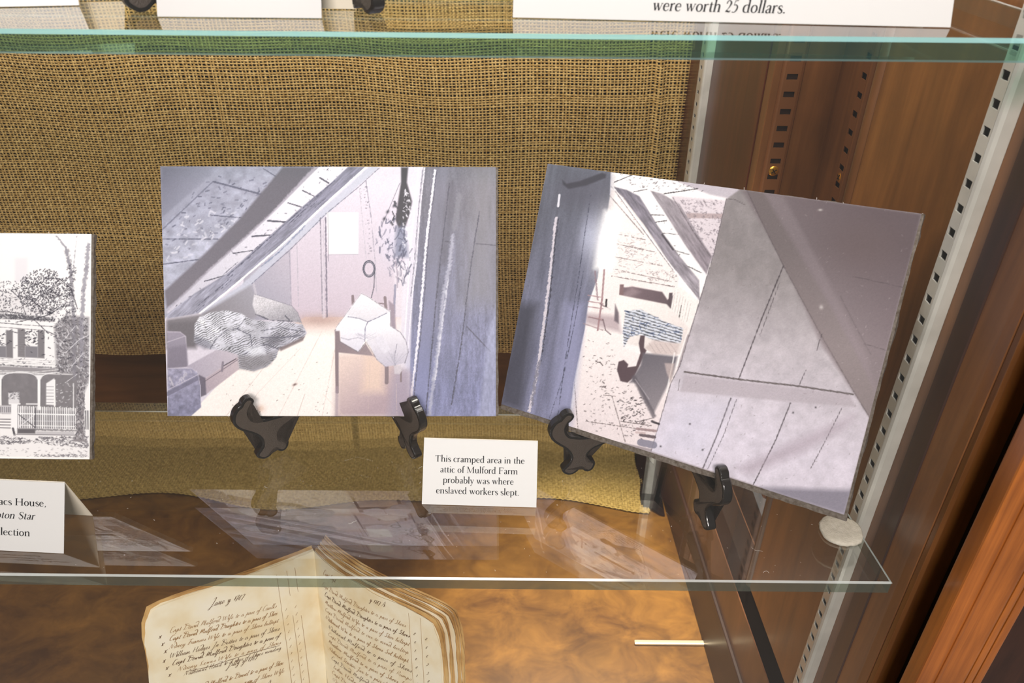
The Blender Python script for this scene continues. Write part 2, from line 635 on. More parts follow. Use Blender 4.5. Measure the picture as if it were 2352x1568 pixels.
# rumpled black cloth by the corner
n1, n2 = 26, 26
P = np.zeros((n1, n2, 3))
for i in range(n1):
    for j in range(n2):
        a, b = i / (n1 - 1), j / (n2 - 1)
        x = 172 + 30 * a + 5 * b
        y = 438 + 120 * b + 6 * math.sin(a * 5)
        z = FLOOR + 1 + 13 * math.sin(a * math.pi) * (0.6 + 0.4 * math.sin(b * 9 + a * 3)) * min(1, 6 * b + .15)
        P[i, j] = (x, y, z)
cl = fast_grid('black_cloth', P, M['blackcloth'])
sm = cl.modifiers.new('thick', 'SOLIDIFY')
sm.thickness = 0.001
tag(cl, 'rumpled black cloth in the rear corner beside the burlap cloth', 'cloth')


# ------------------------------------------------------------------ slotted shelf standards
def standard(name, label, org, du, dn, z0, z1, pitch, slot_w, slot_h, width, flange, mat, screws, group, side=False):
    """channel strip. org: point on the wall line, du: unit vector across the face, dn: unit normal out of the face"""
    org, du, dn = np.array(org, float), np.array(du, float), np.array(dn, float)
    t = thing(name, label, 'shelf standard', (org[0], org[1], z0), group)
    zz = np.array([0, 0, 1.0])

    def pt(u, n, z):
        return org + du * u + dn * n + zz * (z - org[2])
    # face built as a ladder so that the slots are real holes
    zs = [z0]
    k = z0 + pitch * 0.6
    V, Fc = [], []
    us_ = [-width / 2, -slot_w / 2, slot_w / 2, width / 2]
    rows = [z0]
    while k + slot_h < z1:
        rows += [k, k + slot_h]
        k += pitch
    rows.append(z1)
    for z in rows:
        for u in us_:
            V.append(pt(u, flange, z))
    for r in range(len(rows) - 1):
        for c in range(3):
            if c == 1 and r % 2 == 1:
                continue
            a = r * 4 + c
            Fc.append((a, a + 1, a + 5, a + 4))
    # rolled flanges either side
    nb = len(V)
    prof = [(width / 2, flange), (width / 2 + 1.4, flange - 0.5), (width / 2 + 2.2, flange - 1.8), (width / 2 + 2.5, 0)]
    for sgn in (-1, 1):
        b = len(V)
        for (u, n) in prof:
            V.append(pt(sgn * u, n, z0))
            V.append(pt(sgn * u, n, z1))
        for q in range(len(prof) - 1):
            Fc.append((b + 2 * q, b + 2 * q + 1, b + 2 * q + 3, b + 2 * q + 2))
    body = mesh('channel', V, Fc, mat, t)
    so = body.modifiers.new('gauge', 'SOLIDIFY')
    so.thickness = 0.0008
    so.offset = -1
    # dark floor of the channel
    mesh('slot_backing', [pt(-width / 2, 0.3, z0), pt(width / 2, 0.3, z0), pt(width / 2, 0.3, z1), pt(-width / 2, 0.3, z1)], [(0, 1, 2, 3)], M['black'] if mat is M['steel'] else M['base'], t)
    for zsr in screws:
        bm = bmesh.new()
        bmesh.ops.create_uvsphere(bm, u_segments=16, v_segments=8, radius=4.6)
        R = Matrix((Vector(du), Vector(dn), Vector(zz))).transposed()
        for v in bm.verts:
            v.co.y *= 0.28
            v.co = R @ v.co + Vector(pt(0, flange + 0.2, zsr))
        s_ = bm_obj('screw', bm, M['brass'], t, True)
        for a_ in (0.6, 0.6 + math.pi / 2):
            ca, sa = math.cos(a_), math.sin(a_)
            pl = []
            for (p_, q_) in ((-2.6, -.35), (2.6, -.35), (2.6, .35), (-2.6, .35)):
                pl.append(tuple(pt(p_ * ca - q_ * sa, flange + 1.35, zsr + p_ * sa + q_ * ca)))
            bm_obj('cross_slot', prism(pl, tuple(dn * 0.25)), M['black'], s_)
    return t, pt


wdir = np.array([-0.0454, 1, 0]) / math.hypot(0.0454, 1)
wn = np.array([-1, -0.0454, 0]) / math.hypot(0.0454, 1)
near, ptn = standard('shelf_standard', 'bright zinc slotted strip with stamped numbers beside the lower shelf corner', (wx(56), 56, 0), wdir, wn,
                     FLOOR + 2, 560, 12.7, 5.6, 4.2, 8.0, 7.0, M['steel'], [], 'slotted strips on the case side')
standard('shelf_standard', 'grey slotted strip in the rear corner beside the burlap edge', (wx(540), 540, 0), wdir, wn,
         FLOOR + 2, 560, 12.7, 6, 4.2, 16.0, 8.0, M['steel'], [], 'slotted strips on the case side')
standard('shelf_standard', 'bronze slotted strip facing forward with a round brass screw', (227, 356, 0), (1, 0, 0), (0, -1, 0),
         -218, 560, 14.3, 9.0, 4.6, 13.0, 3.0, M['bronze'], [113], 'slotted strips on the case side')
standard('shelf_standard', 'bronze slotted strip seen edge-on in the dark recess with a brass screw', (266, 300, 0), (0, 1, 0), (-1, 0, 0),
         -218, 560, 14.3, 9.0, 4.6, 13.0, 3.0, M['bronze'], [128], 'slotted strips on the case side')


# ================================================================== LETTERING (own serif strokes)
T_, t_ = 7.0, 2.7


def flag(x, y):
    return [(x - 8, y - 5.5, 2.2), (x - 3, y - 2.5, 3.6), (x + 1, y - 1, 5)]


def sf(x, y=0, l=8, r=8):
    return [(x - l, y + 1.2, 2.4), (x + r, y + 1.2, 2.4)]


def st(x, y0, y1, w=T_):
    return [(x, y0, w), (x, y1, w)]


def bowl_o(cx, cy, rx, ry, n=18, tk=T_):
    return [(cx + rx * math.cos(a), cy + ry * math.sin(a), t_ + (tk - t_) * abs(math.cos(a)) ** 1.4) for a in np.linspace(0.2, 0.2 + 2 * math.pi, n + 1)]


ARCH = [(0, 30, 2.4), (8, 39, 3), (16, 42, 4), (23.5, 37, 6.4), (25, 28, T_), (25, 0, T_)]


def arch(x):
    return [(x + a, b, c) for a, b, c in ARCH]


# stroke flag 's' = smooth, 'l' = straight
G = {}
G['a'] = (39, [('s', [(8, 31, 4.5), (11, 39, 3), (19, 42, 3), (27, 38, 5.5), (28.5, 30, 7), (28.5, 8, 7), (31, 1.5, 4), (37, 3, 2)]),
               ('s', [(28, 25, 2.4), (16, 20, 3), (8, 13, 5.5), (8, 5, 6), (14, 0.5, 4), (22, 2, 2.8), (28, 8, 2.2)])])
BB = [(9, 32, 2.4), (17, 40, 2.8), (26, 42, 3.5), (36, 34, 6.5), (38, 21, 7.2), (35, 8, 6.5), (26, 0.5, 3.5), (16, 1, 2.6), (9, 7, 2.4)]
DD = [(35, 33, 2.4), (28, 41, 2.8), (20, 42, 3.2), (9, 35, 6.2), (6, 21, 7.2), (9, 7, 6.2), (19, 0.5, 3.2), (28, 2, 2.6), (35, 9, 2.4)]
G['b'] = (45, [('l', st(9, 1, 72)), ('s', flag(9, 72)), ('s', BB)])
G['c'] = (38, [('s', [(31, 33, 5), (29, 40, 3.2), (21, 42, 3), (10, 36, 6), (6, 21, 7.2), (10, 7, 6), (20, 0.5, 3.2), (29, 3, 2.6), (34, 10, 2)])])
G['d'] = (47, [('l', st(35, 0, 72)), ('s', flag(35, 72)), ('s', DD), ('l', sf(37, 0, 2, 7))])
G['e'] = (40, [('l', [(7, 24, 2.4), (35, 24, 2.4)]), ('s', [(34, 24, 4.5), (31, 36, 4.5), (22, 42, 2.8), (10, 36, 5.8), (6, 21, 7), (10, 7, 6), (20, 0.5, 3.4), (30, 3, 2.6), (35, 10, 2)])])
G['f'] = (27, [('s', [(13, 0, 7), (13, 52, 7), (16, 66, 5), (23, 72, 3), (29, 70, 4), (31, 66, 5)]), ('l', [(4, 41, 2.6), (25, 41, 2.6)]), ('l', sf(13))])
G['h'] = (47, [('l', st(10, 0, 72)), ('s', flag(10, 72)), ('s', arch(11)), ('l', sf(10)), ('l', sf(36))])
G['i'] = (22, [('l', st(11, 0, 42)), ('s', flag(11, 42)), ('l', sf(11)), ('l', [(11, 57, 7), (11, 64, 7)])])
G['k'] = (45, [('l', st(10, 0, 72)), ('s', flag(10, 72)), ('l', sf(10)), ('l', [(12, 17, 2.5), (33, 40, 2.5)]), ('l', [(26, 41, 2.4), (40, 41, 2.4)]), ('l', [(19, 25, 6), (37, 1, 7)]), ('l', sf(38, 0, 7, 6))])
G['l'] = (22, [('l', st(11, 0, 72)), ('s', flag(11, 72)), ('l', sf(11))])
G['m'] = (74, [('l', st(10, 0, 42)), ('s', flag(10, 42)), ('s', arch(11)), ('s', arch(38)), ('l', sf(10)), ('l', sf(36)), ('l', sf(63))])
G['n'] = (48, [('l', st(10, 0, 42)), ('s', flag(10, 42)), ('s', arch(11)), ('l', sf(10)), ('l', sf(36))])
G['o'] = (44, [('s', bowl_o(22, 21, 15.5, 20.5))])
G['p'] = (46, [('l', st(10, -22, 42)), ('s', flag(10, 42)), ('s', [(a + 1, b, c) for a, b, c in BB]), ('l', sf(10, -22))])
G['r'] = (32, [('l', st(10, 0, 42)), ('s', flag(10, 42)), ('s', [(11, 29, 2.4), (17, 38, 3), (24, 41.5, 4), (29, 39, 5.5)]), ('l', sf(10))])
SS = [(27, 32, 2.5), (24, 40, 2.6), (16, 42, 3), (8, 37, 5), (8, 29, 6), (18, 22, 7), (27, 15, 6.5), (28, 6, 5), (20, 0.5, 3), (11, 1, 2.6), (6, 10, 2.4)]
G['s'] = (33, [('s', SS)])
G['t'] = (28, [('s', [(13, 55, 2.5), (13, 44, 6), (13, 9, 7), (17, 1, 4), (26, 4, 2)]), ('l', [(4, 41, 2.6), (25, 41, 2.6)])])
G['u'] = (48, [('s', [(10, 42, 7), (10, 12, 7), (15, 2, 4.5), (23, 0.5, 3), (34, 9, 2.4)]), ('l', st(36, 0, 42)), ('s', flag(10, 42)), ('s', flag(36, 42)), ('l', sf(38, 0, 2, 6))])
G['v'] = (42, [('l', [(8, 41, 6.6), (22, 1, 5.6)]), ('l', [(35, 41, 2.6), (22, 1, 2.6)]), ('l', [(1, 41, 2.4), (16, 41, 2.4)]), ('l', [(29, 41, 2.4), (41, 41, 2.4)])])
G['w'] = (62, [('l', [(8, 41, 6.6), (20, 1, 5.6)]), ('l', [(31, 41, 2.6), (20, 1, 2.6)]), ('l', [(29, 41, 6.6), (42, 1, 5.6)]), ('l', [(55, 41, 2.6), (42, 1, 2.6)]), ('l', [(1, 41, 2.4), (16, 41, 2.4)]), ('l', [(24, 41, 2.4), (36, 41, 2.4)]), ('l', [(49, 41, 2.4), (61, 41, 2.4)])])
G['y'] = (42, [('l', [(8, 41, 6.6), (23, 2, 5.6)]), ('s', [(35, 41, 2.6), (23, 2, 2.8), (17, -14, 3), (11, -21, 3.4), (5, -18, 5.5)]), ('l', [(1, 41, 2.4), (16, 41, 2.4)]), ('l', [(29, 41, 2.4), (41, 41, 2.4)])])
G['T'] = (62, [('l', st(31, 0, 66, 7.6)), ('l', [(5, 65, 3), (57, 65, 3)]), ('l', [(5.5, 65, 2.6), (4, 53, 2)]), ('l', [(56.5, 65, 2.6), (58, 53, 2)]), ('l', sf(31, 0, 10, 10))])
G['M'] = (84, [('l', st(13, 0, 66, 3)), ('l', st(70, 0, 66, 7.4)), ('l', [(14, 66, 7), (41, 4, 6)]), ('l', [(41, 4, 2.7), (69, 66, 2.7)]), ('l', sf(13, 0, 9, 9)), ('l', sf(70, 0, 10, 10)), ('l', sf(9, 64, 7, 5)), ('l', sf(72, 64, 4, 9))])
G['F'] = (56, [('l', st(15, 0, 66, 7.4)), ('l', [(5, 65, 2.8), (52, 65, 2.8)]), ('l', [(15, 34, 2.6), (40, 34, 2.6)]), ('l', [(52, 65, 2.8), (53, 51, 2)]), ('l', [(40, 40, 2.4), (40, 28, 2.4)]), ('l', sf(15, 0, 10, 11))])
G['H'] = (74, [('l', st(14, 0, 66, 7.4)), ('l', st(60, 0, 66, 7.4)), ('l', [(14, 34, 2.7), (60, 34, 2.7)])] + [('l', sf(x, y, 10, 10)) for x in (14, 60) for y in (0, 63.6)])
G['S'] = (48, [('s', [(a * 1.5, b * 1.57, c * 1.05) for a, b, c in SS])])
G['I'] = (30, [('l', st(15, 0, 66, 7.4)), ('l', sf(15, 0, 10, 10)), ('l', sf(15, 63.6, 10, 10))])
G['E'] = (58, [('l', st(15, 0, 66, 7.4)), ('l', [(5, 65, 2.8), (50, 65, 2.8)]), ('l', [(15, 34, 2.6), (40, 34, 2.6)]), ('l', [(5, 1.4, 2.8), (52, 1.4, 2.8)]), ('l', [(52, 1, 2), (54, 15, 2.4)]), ('l', [(50, 65, 2.6), (51, 53, 2)])])
G['C'] = (64, [('s', [(55, 50, 2.4), (51, 62, 3), (36, 67, 3), (16, 58, 6), (8, 33, 7.6), (16, 9, 6), (36, 0, 3), (50, 5, 2.8), (57, 17, 2.2)])])
G['2'] = (42, [('s', [(7, 33, 4.5), (10, 42, 4), (20, 46, 3.5), (30, 40, 6), (31, 31, 6.4), (20, 14, 3), (6, 2, 2.8)]), ('s', [(6, 2, 3), (16, 4, 6), (28, 1.5, 5), (35, 7, 2.4)])])
G['5'] = (40, [('l', [(12, 44, 3.4), (31, 47, 3.4)]), ('l', [(12, 45, 2.4), (9, 22, 2.4)]), ('s', [(9, 22, 2.4), (20, 25, 3.6), (30, 16, 6), (29, 2, 6.4), (20, -10, 4), (8, -12, 3), (5, -9, 5)])])
G['2'] = (42, [(k, [(a, b * 1.42, c) for a, b, c in q]) for k, q in G['2'][1]])
G['5'] = (40, [(k, [(a, (b + 12) * 1.13, c) for a, b, c in q]) for k, q in G['5'][1]])
G['.'] = (20, [('l', [(10, 0, 7.5), (10, 7, 7.5)])])
G[','] = (20, [('s', [(10, 6, 7), (12, 2, 5.5), (11, -4, 3), (7, -10, 1.6)])])
G[' '] = (23, [])


def catmull(pts, n=5):
    P = np.asarray(pts, float)
    if len(P) < 3:
        return P
    Q = np.vstack([2 * P[0] - P[1], P, 2 * P[-1] - P[-2]])
    out = []
    for i in range(1, len(Q) - 2):
        p0, p1, p2, p3 = Q[i - 1], Q[i], Q[i + 1], Q[i + 2]
        for s in np.linspace(0, 1, n, endpoint=False):
            out.append(0.5 * ((2 * p1) + (-p0 + p2) * s + (2 * p0 - 5 * p1 + 4 * p2 - p3) * s * s + (-p0 + 3 * p1 - 3 * p2 + p3) * s ** 3))
    out.append(Q[-2])
    return np.array(out)


def ribbon(P, V, Fc):
    """P: (n,3) x,y,width -> quads appended in 2d"""
    d = np.gradient(P[:, :2], axis=0)
    ln = np.hypot(d[:, 0], d[:, 1]) + 1e-9
    nx, ny = -d[:, 1] / ln, d[:, 0] / ln
    w = P[:, 2] / 2
    b = len(V)
    for k in range(len(P)):
        V.append((P[k, 0] + nx[k] * w[k], P[k, 1] + ny[k] * w[k]))
        V.append((P[k, 0] - nx[k] * w[k], P[k, 1] - ny[k] * w[k]))
    for k in range(len(P) - 1):
        Fc.append((b + 2 * k, b + 2 * k + 1, b + 2 * k + 3, b + 2 * k + 2))


def text_2d(s, size, x, y, width=None, align='l', slant=0.0, bold=1.0):
    """strokes of a line of text in mm; size = em height"""
    adv = sum(G[c][0] for c in s)
    sx = size / 100.0
    if width:
        sx = width / adv
    x0 = x - (adv * sx / 2 if align == 'c' else adv * sx if align == 'r' else 0)
    V, Fc = [], []
    for c in s:
        a, strokes = G[c]
        for kd, pts in strokes:
            P = catmull(pts) if kd == 's' else np.asarray(pts, float)
            ribbon(P * np.array([1, 1, bold]), V2 := [], F2 := [])
            b = len(V)
            for (px, py) in V2:
                V.append((x0 + (px + slant * py) * sx, y + py * size / 100.0))
            Fc += [tuple(i + b for i in f) for f in F2]
        x0 += a * sx
    return V, Fc


def merge2d(parts):
    V, Fc = [], []
    for v, f in parts:
        b = len(V)
        V += v
        Fc += [tuple(i + b for i in q) for q in f]
    return V, Fc


# ================================================================== PRINTED PICTURES
def vnoise(x, y, seed=0):
    xi = np.floor(x).astype(np.int64)
    yi = np.floor(y).astype(np.int64)
    fx, fy = x - xi, y - yi
    fx = fx * fx * (3 - 2 * fx)
    fy = fy * fy * (3 - 2 * fy)

    def h(a, b):
        n = (a * 374761393 + b * 668265263 + seed * 982451653) & 0xffffffff
        n = ((n ^ (n >> 13)) * 1274126177) & 0xffffffff
        return ((n ^ (n >> 16)) & 0xffff) / 65535.0
    return (h(xi, yi) * (1 - fx) + h(xi + 1, yi) * fx) * (1 - fy) + (h(xi, yi + 1) * (1 - fx) + h(xi + 1, yi + 1) * fx) * fy


def fbm(x, y, seed=0, oct=4):
    s, a, t = 0, 0.5, 0
    for k in range(oct):
        s = s + a * vnoise(x * 2 ** k, y * 2 ** k, seed + k)
        t += a
        a *= 0.55
    return s / t


class Print:
    """a flat picture, evaluated at the layout coordinates X, Y of every point of the sheet"""

    def __init__(self, X, Y, base):
        self.X, self.Y = X, Y
        self.c = np.empty(X.shape + (3,))
        self.c[:] = base

    def box(self, pts, pad):
        p = np.asarray(pts, float)
        return np.nonzero((self.X > p[:, 0].min() - pad) & (self.X < p[:, 0].max() + pad) & (self.Y > p[:, 1].min() - pad) & (self.Y < p[:, 1].max() + pad))

    def mask(self, poly, soft):
        ix = self.box(poly, soft + 2)
        x, y = self.X[ix], self.Y[ix]
        p = np.asarray(poly, float)
        ins = np.zeros(x.shape, bool)
        d2 = np.full(x.shape, 1e12)
        for a, b in zip(p, np.roll(p, -1, 0)):
            c = ((a[1] > y) != (b[1] > y))
            with np.errstate(divide='ignore', invalid='ignore'):
                xx = (b[0] - a[0]) * (y - a[1]) / (b[1] - a[1] + 1e-12) + a[0]
            ins ^= c & (x < xx)
            e = b - a
            t = np.clip(((x - a[0]) * e[0] + (y - a[1]) * e[1]) / (e @ e + 1e-9), 0, 1)
            d2 = np.minimum(d2, (x - a[0] - t * e[0]) ** 2 + (y - a[1] - t * e[1]) ** 2)
        sd = np.where(ins, 1, -1) * np.sqrt(d2)
        return ix, np.clip(0.5 + sd / max(soft, 0.3) * 0.5, 0, 1)

    def mix(self, ix, m_, col):
        self.c[ix] = self.c[ix] * (1 - m_[:, None]) + np.asarray(col) * m_[:, None]

    def fill(self, poly, c1, c2=None, p0=None, p1=None, soft=1.4, alpha=1.0):
        ix, m_ = self.mask(poly, soft)
        if c2 is None:
            col = np.asarray(c1, float)
        else:
            d = np.array(p1, float) - np.array(p0, float)
            s = np.clip(((self.X[ix] - p0[0]) * d[0] + (self.Y[ix] - p0[1]) * d[1]) / (d @ d), 0, 1)[:, None]
            col = np.asarray(c1, float) * (1 - s) + np.asarray(c2, float) * s
        self.mix(ix, m_ * alpha, col)

    def tone(self, poly, fn, soft=1.5):
        """multiply by fn(x,y) inside poly"""
        ix, m_ = self.mask(poly, soft)
        f = fn(self.X[ix], self.Y[ix])
        self.c[ix] *= (1 - m_ + m_ * f)[:, None]

    def line(self, pts, w, col, alpha=1.0, rough=0.0, soft=1.0):
        for a, b in zip(pts[:-1], pts[1:]):
            a, b = np.array(a, float), np.array(b, float)
            ix = self.box([a, b], w + 3)
            x, y = self.X[ix], self.Y[ix]
            e = b - a
            t = np.clip(((x - a[0]) * e[0] + (y - a[1]) * e[1]) / (e @ e + 1e-9), 0, 1)
            d = np.hypot(x - a[0] - t * e[0], y - a[1] - t * e[1])
            if rough:
                d = d + rough * (vnoise(x / 3.1, y / 3.1, 5) - 0.5)
            self.mix(ix, np.clip(0.5 + (w / 2 - d) / soft, 0, 1) * alpha, col)

    def blob(self, c, rx, ry, col, alpha=1.0, rot=0.0):
        x, y = self.X - c[0], self.Y - c[1]
        ca, sa = math.cos(rot), math.sin(rot)
        u, v = (x * ca + y * sa) / rx, (-x * sa + y * ca) / ry
        m_ = np.exp(-(u * u + v * v)) * alpha
        self.c = self.c * (1 - m_[..., None]) + np.asarray(col) * m_[..., None]

    def specks(self, poly, n, size, col, alpha=0.9, rng=None, stretch=1.0, rot=0.0):
        rng = rng or RNG
        p = np.asarray(poly, float)
        lo, hi = p.min(0), p.max(0)
        k = 0
        while k < n:
            q = lo + (hi - lo) * rng.random(2)
            ins = False
            for a, b in zip(p, np.roll(p, -1, 0)):
                if (a[1] > q[1]) != (b[1] > q[1]) and q[0] < (b[0] - a[0]) * (q[1] - a[1]) / (b[1] - a[1]) + a[0]:
                    ins = not ins
            k += 1
            if not ins:
                continue
            s = size * (0.5 + rng.random())
            an = rot + rng.normal(0, 0.5)
            d = np.array([math.cos(an), math.sin(an)]) * s * stretch
            self.line([q - d / 2, q + d / 2], s * 0.8, col, alpha * (0.4 + 0.6 * rng.random()))

    def linear(self):
        c = np.clip(self.c, 0, 255) / 255.0
        c = c ** 1.22 * 0.955
        return np.where(c <= 0.04045, c / 12.92, ((c + 0.055) / 1.055) ** 2.4)


def homography(quad):
    """unit square (0,0),(1,0),(1,1),(0,1) = BL,BR,TR,TL -> layout coordinates"""
    A, B = [], []
    for (u, v), (x, y) in zip(((0, 0), (1, 0), (1, 1), (0, 1)), quad):
        A.append([u, v, 1, 0, 0, 0, -u * x, -v * x])
        B.append(x)
        A.append([0, 0, 0, u, v, 1, -u * y, -v * y])
        B.append(y)
    h = np.linalg.solve(np.array(A, float), np.array(B, float))
    return np.append(h, 1).reshape(3, 3)


def picture(name, label, org, ang, w, h, quad, paint, nu, nv, thick=3.2, extra=(1.4, 0.3)):
    """board of pressed fibre with a print glued on its face"""
    R = frame(*ang)
    org = np.array(org, float)
    t = thing(name, label, 'photograph', org)

    def pt(u, n, v):
        return org + R @ np.array([u, n, v])
    # board with slightly ragged edges
    rs = np.random.default_rng(int(abs(org[0])) + 3)
    loop = []
    N = 46
    for k in range(N):
        loop.append((w * k / N, 0))
    for k in range(int(N * .75)):
        loop.append((w, h * k / (N * .75)))
    for k in range(N):
        loop.append((w - w * k / N, h))
    for k in range(int(N * .75)):
        loop.append((0, h - h * k / (N * .75)))
    V, Fc = [], []
    n = len(loop)
    for dep in (0.15, thick):
        for (u, v) in loop:
            u = u + (extra[0] if u >= w - 1e-6 else 0)
            v = v - (extra[1] if v <= 1e-6 else 0)
            j = rs.normal(0, 0.16 if dep < 1 else 0.35, 2)
            V.append(pt(u + j[0], dep, v + j[1]))
    Fc.append(tuple(range(n)))
    Fc.append(tuple(range(2 * n - 1, n - 1, -1)))
    for k in range(n):
        Fc.append((k, (k + 1) % n, (k + 1) % n + n, k + n))
    mesh('backing_board', V, Fc, M['core'], t)
    # print
    us_, vs_ = np.linspace(0, 1, nu), np.linspace(0, 1, nv)
    U, Vv = np.meshgrid(us_, vs_)
    H = homography(quad)
    d = H[2, 0] * U + H[2, 1] * Vv + H[2, 2]
    X = (H[0, 0] * U + H[0, 1] * Vv + H[0, 2]) / d
    Y = (H[1, 0] * U + H[1, 1] * Vv + H[1, 2]) / d
    pr = paint(X, Y)
    wav = 0.0
    L3 = np.stack([U * w, np.full_like(U, -0.05) + wav, Vv * h], -1)
    P = L3 @ R.T + org
    fast_grid('print', P, M['print'], t, pr.linear())
    # torn paper fluff along the edge
    Vf, Ff = [], []
    for k in range(26):
        side = rs.integers(0, 4)
        s = rs.random()
        u, v = [(s * w, h), (w, s * h), (s * w, 0), (s * w, h)][side]
        a = rs.random() * 6.28
        q = np.array([u, v])
        for step in range(3):
            nx_ = q + np.array([math.cos(a), math.sin(a)]) * (0.25 + 0.4 * rs.random())
            a += rs.normal(0, 1.2)
            b = len(Vf)
            dn = np.array([-math.sin(a), math.cos(a)]) * 0.14
            for (p_, q_) in ((q - dn, 0.4), (q + dn, 0.4), (nx_ + dn, 0.2), (nx_ - dn, 0.2)):
                Vf.append(pt(p_[0], q_ * (1 if v < h else 1), p_[1]))
            Ff.append((b, b + 1, b + 2, b + 3))
            q = nx_
    fl = mesh('edge_fluff', Vf, Ff, M['fluff'], t)
    fl['kind'] = 'stuff'
    return t


def paint_attic_chair(X, Y):
    """attic room: sloping boards at left, chair with pillows, plank partition at right"""
    p = Print(X, Y, (226, 221, 232))
    r = np.random.default_rng(3)
    # end wall of the gable, dimmer low at left
    p.fill([(560, 380), (960, 380), (945, 735), (560, 735)], (226, 221, 232), (212, 200, 212), (0, 430), (0, 735))
    p.fill([(560, 560), (668, 560), (668, 735), (560, 735)], (180, 178, 192), (202, 196, 208), (580, 690), (668, 600))
    # floor
    p.fill([(430, 960), (560, 820), (700, 728), (800, 728), (960, 728), (960, 960)], (226, 204, 198), (252, 246, 243), (0, 728), (0, 775))
    p.blob((735, 735), 55, 14, (196, 172, 166), 0.8)
    # slope: dark blue-grey boards top left
    slope = [(368, 380), (760, 380), (560, 580), (430, 690), (368, 740)]
    p.fill(slope, (150, 152, 168), (190, 192, 208), (380, 390), (480, 560))
    p.tone(slope, lambda x, y: 0.86 + 0.28 * fbm(x / 17, y / 13, 2))
    p.fill([(368, 380), (500, 380), (368, 520)], (128, 129, 144), (160, 162, 178), (380, 390), (450, 450), 8)
    p.line([(508, 392), (372, 508)], 13, (172, 174, 190), 0.75, 2, 5)
    p.line([(488, 418), (372, 528)], 3, (120, 122, 140), 0.6, 1.5)
    for a, b, w_ in (((490, 417), (607, 448), 4), ((482, 494), (554, 500), 2.5), ((375, 549), (505, 549), 2.2), ((375, 607), (456, 596), 2.4), ((605, 387), (643, 411), 2.2)):
        p.line([a, b], w_, (110, 112, 130), 0.85, 1.2)
    p.specks([(470, 400), (640, 400), (560, 500), (470, 560), (380, 600), (380, 540)], 150, 3.4, (112, 114, 132), 0.8, r, 1.6, -0.5)
    p.specks([(430, 480), (560, 490), (470, 590), (380, 600)], 110, 4, (226, 226, 236), 0.8, r, 1.8, -0.4)
    # shaded rafter
    p.fill([(650, 383), (735, 383), (637, 480), (482, 622), (433, 670), (383, 708), (378, 668), (467, 586), (551, 502)], (120, 118, 128), (140, 136, 146), (680, 390), (420, 650), 3)
    p.line([(727, 383), (637, 480), (580, 534), (482, 622), (384, 716)], 9, (196, 192, 204), 0.8, 3, 4)
    # white boards between the rafters
    wb = [(733, 383), (800, 383), (760, 420), (693, 476), (620, 541), (582, 576), (520, 629), (450, 672), (384, 722), (384, 716), (482, 622), (580, 534), (637, 480)]
    p.fill(wb, (240, 238, 246), (214, 212, 224), (700, 440), (430, 680))
    for a, b, w_ in (((735, 408), (755, 420), 4), ((695, 437), (721, 450), 2.6), ((662, 466), (692, 475), 3), ((616, 507), (657, 510), 4), ((579, 543), (620, 540), 3.6), ((536, 582), (581, 575), 2.2), ((470, 646), (516, 633), 2.4)):
        p.line([a, b], w_, (92, 92, 106), 0.9, 1)
    p.specks(wb, 330, 1.9, (96, 96, 112), 0.85, r, 1.4)
    # wooden rafter with grain
    rb = [(800, 383), (840, 383), (750, 464), (647, 561), (519, 670), (459, 719), (384, 732), (384, 722), (450, 672), (520, 629), (582, 576), (620, 541), (693, 476), (760, 420)]
    p.fill(rb, (150, 150, 168), (178, 178, 194), (760, 420), (440, 700))
    p.tone(rb, lambda x, y: 0.78 + 0.4 * fbm((x * 0.74 - y * 0.67) / 26 + 9, (x * 0.67 + y * 0.74) / 3.4, 4))
    p.line([(770, 414), (693, 480), (620, 546), (520, 636)], 1.6, (96, 98, 116), 0.7, 2)
    for k in range(16):
        s = r.random()
        q = np.array([760 - 300 * s, 432 + 262 * s]) + r.normal(0, 5, 2)
        p.line([q, q + np.array([-24, 21]) * (0.4 + r.random())], 1.3, (98, 98, 116), 0.7, 1.6)
    p.line([(860, 383), (750, 483), (660, 566), (560, 660), (470, 722)], 16, (206, 208, 222), 0.95, 2, 3)
    p.line([(842, 383), (750, 466), (647, 563), (519, 672), (459, 720)], 4.2, (252, 252, 255), 1, 1)
    p.line([(872, 385), (823, 430), (750, 490), (670, 570), (578, 652)], 1.8, (128, 128, 146), 0.75, 1.4)
    p.line([(700, 520), (640, 580), (600, 612)], 3, (120, 132, 160), 0.5, 3)
    # dark pocket under the slope
    dk = [(384, 734), (462, 722), (575, 655), (586, 676), (590, 728), (540, 745), (450, 745), (440, 790), (384, 790)]
    p.fill(dk, (150, 146, 152), (176, 174, 184), (470, 740), (580, 665), 4)
    p.fill([(384, 740), (470, 735), (450, 800), (384, 800)], (132, 128, 134), None, None, None, 6)
    p.line([(583, 652), (597, 725)], 5, (206, 202, 212), 0.8, 1)
    # posts of the end wall
    for a, b, w_, cc in (((665, 575), (670, 720), 2, (176, 172, 186)), ((682, 560), (686, 705), 1.4, (190, 186, 198)), ((736, 500), (741, 728), 2, (140, 136, 150)), ((748, 500), (751, 728), 3, (128, 124, 140)), ((743, 505), (747, 728), 1.2, (190, 184, 196)),
                         ((841, 415), (853, 500), 1.6, (150, 148, 164)), ((853, 500), (862, 600), 1.4, (176, 172, 186)), ((862, 600), (865, 672), 1.4, (186, 182, 194)), ((826, 432), (842, 600), 1.2, (196, 192, 204))):
        p.line([a, b], w_, cc, 0.85, 1.6)
    p.specks([(824, 430), (842, 425), (856, 580), (846, 600)], 90, 1.8, (110, 108, 124), 0.8, r)
    p.specks([(736, 540), (752, 540), (752, 720), (738, 720)], 34, 1.2, (140, 136, 150), 0.6, r, 3, 1.5)
    p.line([(741, 505), (744, 728)], 7, (222, 216, 226), 0.5, 0, 3)
